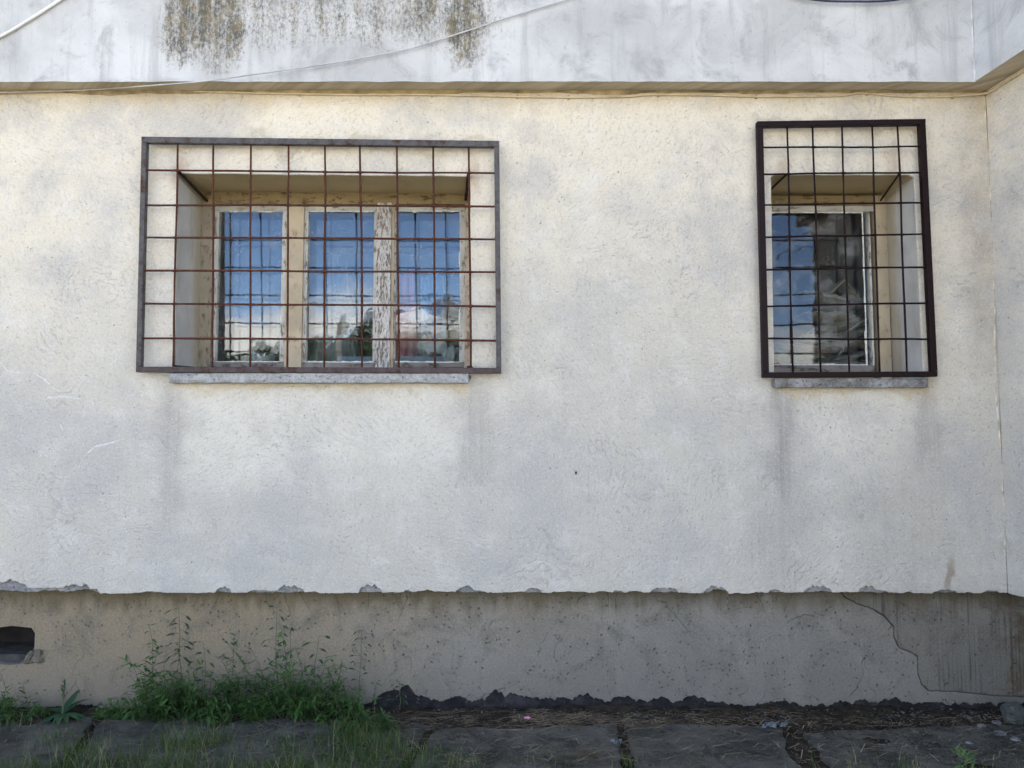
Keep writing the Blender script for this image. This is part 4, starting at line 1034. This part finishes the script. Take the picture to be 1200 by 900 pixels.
for k in range(900):
    px = rnd.uniform(380, 1195); p = Vector((at(px, 830, .05).x, rnd.uniform(-.05, .07), rnd.uniform(-.004, .014))); s = rnd.uniform(.003, .013)*rnd.random()**.5; a = rnd.uniform(0, 6)
    c_, s_ = math.cos(a), math.sin(a); kx, ky, kz = s*rnd.uniform(.7, 1.6), s*rnd.uniform(.6, 1.1), s*rnd.uniform(.5, 1)
    pm.add([(p.x + (c_*x*kx - s_*y*ky)*rnd.uniform(.7, 1.3), p.y + s_*x*kx + c_*y*ky, p.z + z*kz*rnd.uniform(.7, 1.3)) for x, y, z in ico], [(0,1,2), (0,2,3), (0,3,4), (0,4,5), (0,5,1), (6,2,1), (6,3,2), (6,4,3), (6,5,4), (6,1,5)])
tag(pm.build('pebbles', plain('pebbles', (0.085, 0.078, 0.068), .9, .85, 45)), 'small pale pebbles and plaster crumbs scattered on the ground', 'pebbles', kind='stuff')
# bigger stones
def stone(name, label, px, py, s, mat, seed, sq=(1, .8, .7), grp=None, Yc=None):
    p = gp(px, py); p = Vector((p.x, min(p.y, -.02) if Yc is None else Yc, 0)); m = MB(); n1, n2 = 14, 9
    for j in range(n2+1):
        th = math.pi*j/n2
        for i in range(n1):
            ph = 2*math.pi*i/n1; d = Vector((math.sin(th)*math.cos(ph), math.sin(th)*math.sin(ph), math.cos(th)))
            d2 = Vector([math.copysign(abs(q)**.7, q) for q in d]); r = 1 + .25*mnoise.noise(d*1.8 + Vector((seed, 0, 0))) + .08*mnoise.noise(d*6)
            m.v.append(p + Vector((d2.x*sq[0]*s*r, d2.y*sq[1]*s*r, d2.z*sq[2]*s*r + s*sq[2]*.55)))
    for j in range(n2):
        for i in range(n1): m.f.append((j*n1+i, (j+1)*n1+i, (j+1)*n1+(i+1) % n1, j*n1+(i+1) % n1))
    o = m.build(name, mat, None, False); tag(o, label, 'stone', grp); return o
stg = make_concrete('stone_grey', (0.075, 0.08, 0.07), (0.12, 0.12, 0.105), (0.035, 0.04, 0.03), sc=6); stp = plain('stone_pale', (0.19, 0.185, 0.18), .9, .35, 12, .6)
stone('stone', 'large greenish grey stone against the wall base in the right corner', 1188, 845, .058, stg, 3, (1, .7, 1.0))
for i, (px, py, s, lb) in enumerate([(1168, 848, .018, 'pale flat stone left of the large stone'), (1150, 852, .016, 'small pale stone in the rubble before the big stone'), (1172, 861, .022, 'largest pale chip in the rubble in front of the big stone'), (1133, 842, .017, 'lone pale chip at the left of the rubble'), (1190, 868, .018, 'pale chip at the right edge of the rubble'), (1136, 872, .013, 'small pale chip lying on the slab below the rubble'), (1024, 841, .011, 'tiny pale stone at the wall foot left of the rubble'), (210, 867, .020, 'pale round stone on the slab in front of the weeds')]):
    stone('stone', lb, px, py, s, stp, i*2.7, (1.2, .9, .5), 'pale stones on the ground')
# broken lump of mortar beside the vent hole
p = at(41, 766, SY); m = rough_box(p.x-.045, p.x+.04, SY-.012, SY+.02, p.z-.045, p.z+.022, .007, .022, 22, .05, 8)
lump = m.build('mortar_lump', M['socle_lump'], b); 
# pink petals
pt = empty('pink_blossom', gp(618, 845, .02)); tag(pt, 'small pink blossom lying on the straw at the wall foot', 'flower')
pm_ = plain('petal', (0.72, 0.30, 0.40), .6, .15, 30); pc = gp(618, 845, .012)
for k in range(5):
    m = MB(); az = k*1.26; leaf(m, pc + Vector((0, 0, .012)), Vector((math.cos(az), math.sin(az), .7)), .022, .018, droop=.6); m.build('petal', pm_, pt)
# torn scraps of plastic
def scrap(label, px, py, s, seed):
    p = gp(px, py, .016); m = MB(); n = 9
    for j in range(n):
        for i in range(n):
            u, v = i/(n-1)-.5, j/(n-1)-.5; q = Vector((u*4, v*4, seed))
            m.v.append(p + Vector((u*s*1.6 + v*s*.5, v*s*.7, .012 + .030*mnoise.noise(q*1.5) + .012*mnoise.noise(q*4))))
    for j in range(n-1):
        for i in range(n-1):
            if mnoise.noise(Vector((i*.7, j*.7, seed*3))) > -.22: a = j*n+i; m.f.append((a, a+1, a+n+1, a+n))
    o = m.build('plastic_scrap', plain('plastic_scrap', (0.17, 0.175, 0.18), .35, .2, 20), None, True); sl = o.modifiers.new('thickness', 'SOLIDIFY'); sl.thickness = .0008
    tag(o, label, 'litter'); return o
scrap('crumpled pale plastic scrap on the ground below the narrow window', 908, 852, .075, 2); scrap('small plastic scrap by the slab joint at bottom centre', 722, 872, .03, 5)
# dead leaves and stalks lying about
lt = MB()
for k in range(900):
    px = rnd.uniform(0, 1200); py = rnd.uniform(838, 899) if rnd.random() < .6 else rnd.gauss(848, 5); p = gp(px, py); p.y = min(p.y, .03); p.z = rnd.uniform(.010, .022); az = rnd.uniform(0, 6.28)
    leaf(lt, p, Vector((math.cos(az), math.sin(az), rnd.uniform(-.05, .25))), rnd.uniform(.012, .04), rnd.uniform(.004, .014), droop=rnd.uniform(0, .3))
tag(lt.build('leaf_litter', plain('dead_leaf', (0.115, 0.082, 0.048), .9, .7, 14)), 'small brown dead leaves scattered over slabs and soil', 'litter', kind='stuff')
ly = MB()
for k in range(520):
    px = rnd.uniform(150, 1200); p = gp(px, rnd.uniform(845, 899)); p.z = .014; L = rnd.uniform(.04, .16); a = rnd.gauss(0, .8) + (math.pi if rnd.random() < .5 else 0)
    d = Vector((math.cos(a)*L, math.sin(a)*L*.7, 0)); w = Vector((-d.y, d.x, 0)).normalized()*rnd.uniform(.0008, .002); b_ = Vector((rnd.uniform(-.02, .02), rnd.uniform(-.02, .02), rnd.uniform(.002, .02)))
    ly.add([p-w, p+w, p+d*.5+b_-w, p+d*.5+b_+w, p+d-w*.3, p+d+w*.3], [(0,2,3,1), (2,4,5,3)])
tag(ly.build('fallen_stalks', plain('fallen_stalk', (0.24, 0.20, 0.125), .9, .4, 12)), 'bleached grass stalks lying across the slabs', 'straw', kind='stuff')
# withered grass tuft
wt = empty('withered_tuft', gp(688, 890)); tag(wt, 'withered straw-coloured grass tuft on the slab at bottom centre', 'weed'); m = MB(); c0 = gp(688, 890)
for k in range(150):
    h = rnd.uniform(.02, .06); az = rnd.uniform(0, 6.28); blade(m, (c0.x + rnd.gauss(0, .035), c0.y + rnd.gauss(0, .02), .01), h*.7, .002, (math.cos(az)*h, math.sin(az)*h), (math.cos(az)*h*.4, math.sin(az)*h*.4))
tag(m.build('foliage', M['straw'], wt), kind='stuff')
# small dark snail-like speck on the wall
p = at(675, 554, -.004); tag(rough_box(p.x-.005, p.x+.005, -.005, .001, p.z-.009, p.z+.009, .004, .005, 60, .004, 4).build('wall_bug', plain('bug', (0.02, 0.02, 0.025), .4)), 'tiny dark speck clinging to the bare middle of the wall', 'insect')

# ------------------------------------------------------------------ the yard behind the viewer, mirrored in the panes
def tree(name, label, base, h, cr_, seed, c1, c2, nl=3500, leafs=.16, grp=None):
    r = random.Random(seed); base = Vector(base); root = empty(name, base); tag(root, label, 'tree', grp)
    t = MB(); t.tube([base, base+Vector((.05*h*r.uniform(-1, 1), 0, h*.35)), base + Vector((.06*h*r.uniform(-1, 1), 0, h*.8))], [h*.03, h*.022, h*.006], 8)
    lobes = []
    for k in range(9):
        c = base + Vector((r.gauss(0, cr_*.45), r.gauss(0, cr_*.45), h*r.uniform(.42, .86))); lobes.append((c, cr_*r.uniform(.35, .6)))
        t.tube([base + Vector((0, 0, h*r.uniform(.25, .45))), c], [h*.012, h*.004], 5)
    t.build('trunk', plain('bark', (0.10, 0.075, 0.05), .9), root)
    m = MB()
    for k in range(nl):
        c, rr = r.choice(lobes); d = Vector((r.gauss(0, 1), r.gauss(0, 1), r.gauss(0, 1))).normalized(); p = c + d*rr*r.uniform(.55, 1.05)
        s = leafs*r.uniform(.6, 1.2); u = Vector((r.gauss(0, 1), r.gauss(0, 1), r.gauss(0, 1))).normalized(); v = u.orthogonal().normalized()
        m.add([p-u*s-v*s*.5, p+u*s-v*s*.5, p+u*s+v*s*.5, p-u*s+v*s*.5], [(0,1,2,3)])
    tag(m.build('crown', leafmat('crown_leaf', c1, c2), root), kind='stuff'); return root
q = refl(400, 425, -24); tree('tree', 'leafy green tree mirrored low in the middle pane of the wide window', (q.x, -24, -.02), refl(395, 392, -24).z, 1.6, 3, (0.05, 0.10, 0.03), (0.09, 0.15, 0.05))
q = refl(430, 425, -21); tree('tree', 'bushy dark tree mirrored beside the peeling mullion of the wide window', (q.x, -21, -.02), refl(430, 402, -21).z, 1.2, 4, (0.04, 0.08, 0.03), (0.06, 0.11, 0.04))
q = refl(318, 425, -34); tree('tree', 'small tree mirrored low in the left pane of the wide window', (q.x, -34, -.02), refl(318, 405, -34).z, 1.8, 5, (0.05, 0.10, 0.03), (0.09, 0.15, 0.05))
q = refl(915, 425, -26); tree('tree', 'tree mirrored at the lower left of the narrow window', (q.x, -26, -.02), 4.2, 1.9, 6, (0.05, 0.09, 0.03), (0.08, 0.13, 0.05))
for k_, (px, lb) in enumerate([(462, 'dark broad tree mirrored behind the white tent, at its left'), (512, 'dark round tree mirrored behind the white tent, at its right')]):
    q = refl(px, 425, -28); tree('tree', lb, (q.x, -28, -.02), refl(px, 368, -28).z, 2.4, 17+k_, (0.025, 0.05, 0.02), (0.05, 0.085, 0.03), 4200, .2)
# pagoda tent
TYP = -17.0
pkq = refl(477, 360, TYP); el_ = refl(456, 379, TYP); er_ = refl(534, 381, TYP); hw = max(1.5, (er_.x-el_.x)/2); tcx = (er_.x+el_.x)/2; ez = er_.z
tn = empty('party_tent', (tcx, TYP, -.02)); tag(tn, 'white peaked party tent mirrored in the right pane of the wide window', 'tent')
m = MB(); NS = 12; ht = pkq.z - ez
for j in range(NS+1):
    t = j/NS; r = hw*(1-t)**1.0; z = ez + ht*(t**1.9)
    for k in range(16):
        a = 2*math.pi*(k+.5)/16; sx_, sy_ = math.cos(a), math.sin(a); q_ = max(abs(sx_), abs(sy_)); m.v.append((tcx + r*sx_/q_, TYP + r*sy_/q_, z))
for j in range(NS):
    for k in range(16): m.f.append((j*16+k, j*16+(k+1) % 16, (j+1)*16+(k+1) % 16, (j+1)*16+k))
m.build('canopy', plain('tent_cloth', (0.78, 0.78, 0.76), .8, .05, 3), tn)
m = MB(); m.box(tcx-hw, tcx+hw, TYP-hw-.01, TYP-hw+.01, ez-.28, ez-.002); m.box(tcx-hw, tcx+hw, TYP+hw-.01, TYP+hw+.01, ez-.28, ez-.002); m.box(tcx-hw-.01, tcx-hw+.01, TYP-hw+.02, TYP+hw-.02, ez-.28, ez-.002); m.box(tcx+hw-.01, tcx+hw+.01, TYP-hw+.02, TYP+hw-.02, ez-.28, ez-.002)
m.build('valance', plain('tent_valance', (0.78, 0.78, 0.76), .8, .05, 3), tn)
for sx_ in (-1, 1):
    for sy_ in (-1, 1): MB().tube([(tcx+sx_*(hw-.06), TYP+sy_*(hw-.06), -.03), (tcx+sx_*(hw-.06), TYP+sy_*(hw-.06), ez-.01)], .035, 8).build('leg', plain('tent_leg', (0.7, 0.7, 0.7), .4), tn)
# houses
def house(label, cx_, cy_, w, d, h, rh, wall, roofc):
    root = empty('house', (cx_, cy_, 0)); tag(root, label, 'house', 'houses mirrored in the panes')
    m = MB(); m.box(cx_-w/2, cx_+w/2, cy_-d/2, cy_+d/2, -.1, h); m.add([(cx_-w/2, cy_+d/2, h), (cx_+w/2, cy_+d/2, h), (cx_, cy_+d/2, h+rh), (cx_-w/2, cy_-d/2, h), (cx_+w/2, cy_-d/2, h), (cx_, cy_-d/2, h+rh)], [(0,1,2), (5,4,3)])
    m.build('wall', plain('house_wall', wall, .9, .12, 1), root)
    m = MB(); o = .35; s_ = rh/(w/2)
    for sx_ in (-1, 1):
        a0 = Vector((cx_ + sx_*(w/2+o), cy_+d/2+o, h-o*s_+.03)); a1 = Vector((cx_, cy_+d/2+o, h+rh+.03)); dy = Vector((0, -d-2*o, 0)); up_ = Vector((0, 0, .15))
        m.add([a0, a1, a1+dy, a0+dy, a0+up_, a1+up_, a1+dy+up_, a0+dy+up_], [(0,1,2,3), (7,6,5,4), (0,4,5,1), (3,2,6,7), (0,3,7,4)])
    m.build('roof', plain('house_roof', roofc, .8, .2, 4), root)
    for k in (-1, 1):
        m = MB(); m.box(cx_+k*w*.25-.5, cx_+k*w*.25+.5, cy_+d/2-.05, cy_+d/2+.04, h*.4, h*.4+1.3); f = m.build('window', plain('house_glass', (0.05, 0.06, 0.08), .2), root)
        m = MB()
        for (a0, a1, c0_, c1_) in ((-.56, .56, 1.3, 1.38), (-.56, .56, -.08, 0), (-.56, -.5, 0, 1.3), (.5, .56, 0, 1.3)): m.box(cx_+k*w*.25+a0, cx_+k*w*.25+a1, cy_+d/2-.02, cy_+d/2+.07, h*.4+c0_, h*.4+c1_)
        m.build('frame', plain('house_frame', (0.7, 0.7, 0.68), .7), f)
q = refl(528, 352, -40); house('gabled house mirrored at the right edge of the wide window, beyond the tent', q.x, -44, 6, 8, q.z*.72, q.z*.28, (0.40, 0.41, 0.40), (0.25, 0.24, 0.24))
q = refl(300, 418, -60); house('low pale house mirrored at the bottom of the left pane', q.x, -64, 12, 8, 3.2, 1.8, (0.62, 0.60, 0.55), (0.32, 0.16, 0.11))
q = refl(930, 425, -55); house('distant house mirrored low in the narrow window', q.x+2, -58, 10, 8, 3.5, 2.2, (0.55, 0.53, 0.48), (0.30, 0.15, 0.10))
# overhead line
for i, (a, c, lb) in enumerate([((380, 352), (548, 340), 'thin overhead wire mirrored across the right pane of the wide window'), ((890, 272), (938, 256), 'upper of the two wires mirrored in the narrow window'), ((890, 290), (938, 276), 'lower of the two wires mirrored in the narrow window')]):
    if i == 0: p0, p1 = refl(a[0]-200, a[1]+6, -14), refl(c[0]+150, c[1]-10, -14)
    else: p0, p1 = refl(a[0]-500, a[1]+110, -12), refl(c[0]+120, c[1]-30, -12)
    root = empty('overhead_wire', p0); tag(root, lb, 'wire'); pts = [p0.lerp(p1, t) - Vector((0, 0, .25*4*t*(1-t))) for t in rng(0, 1, 20)]
    MB().tube(pts, .012, 6).build('sheath', M['cable_dark'], root, True)
    for p_ in (p0, p1):
        MB().tube([(p_.x, p_.y, -.1), (p_.x, p_.y, p_.z+.3)], [.11, .08], 8).build('pole', plain('pole', (0.25, 0.23, 0.2), .9), root)
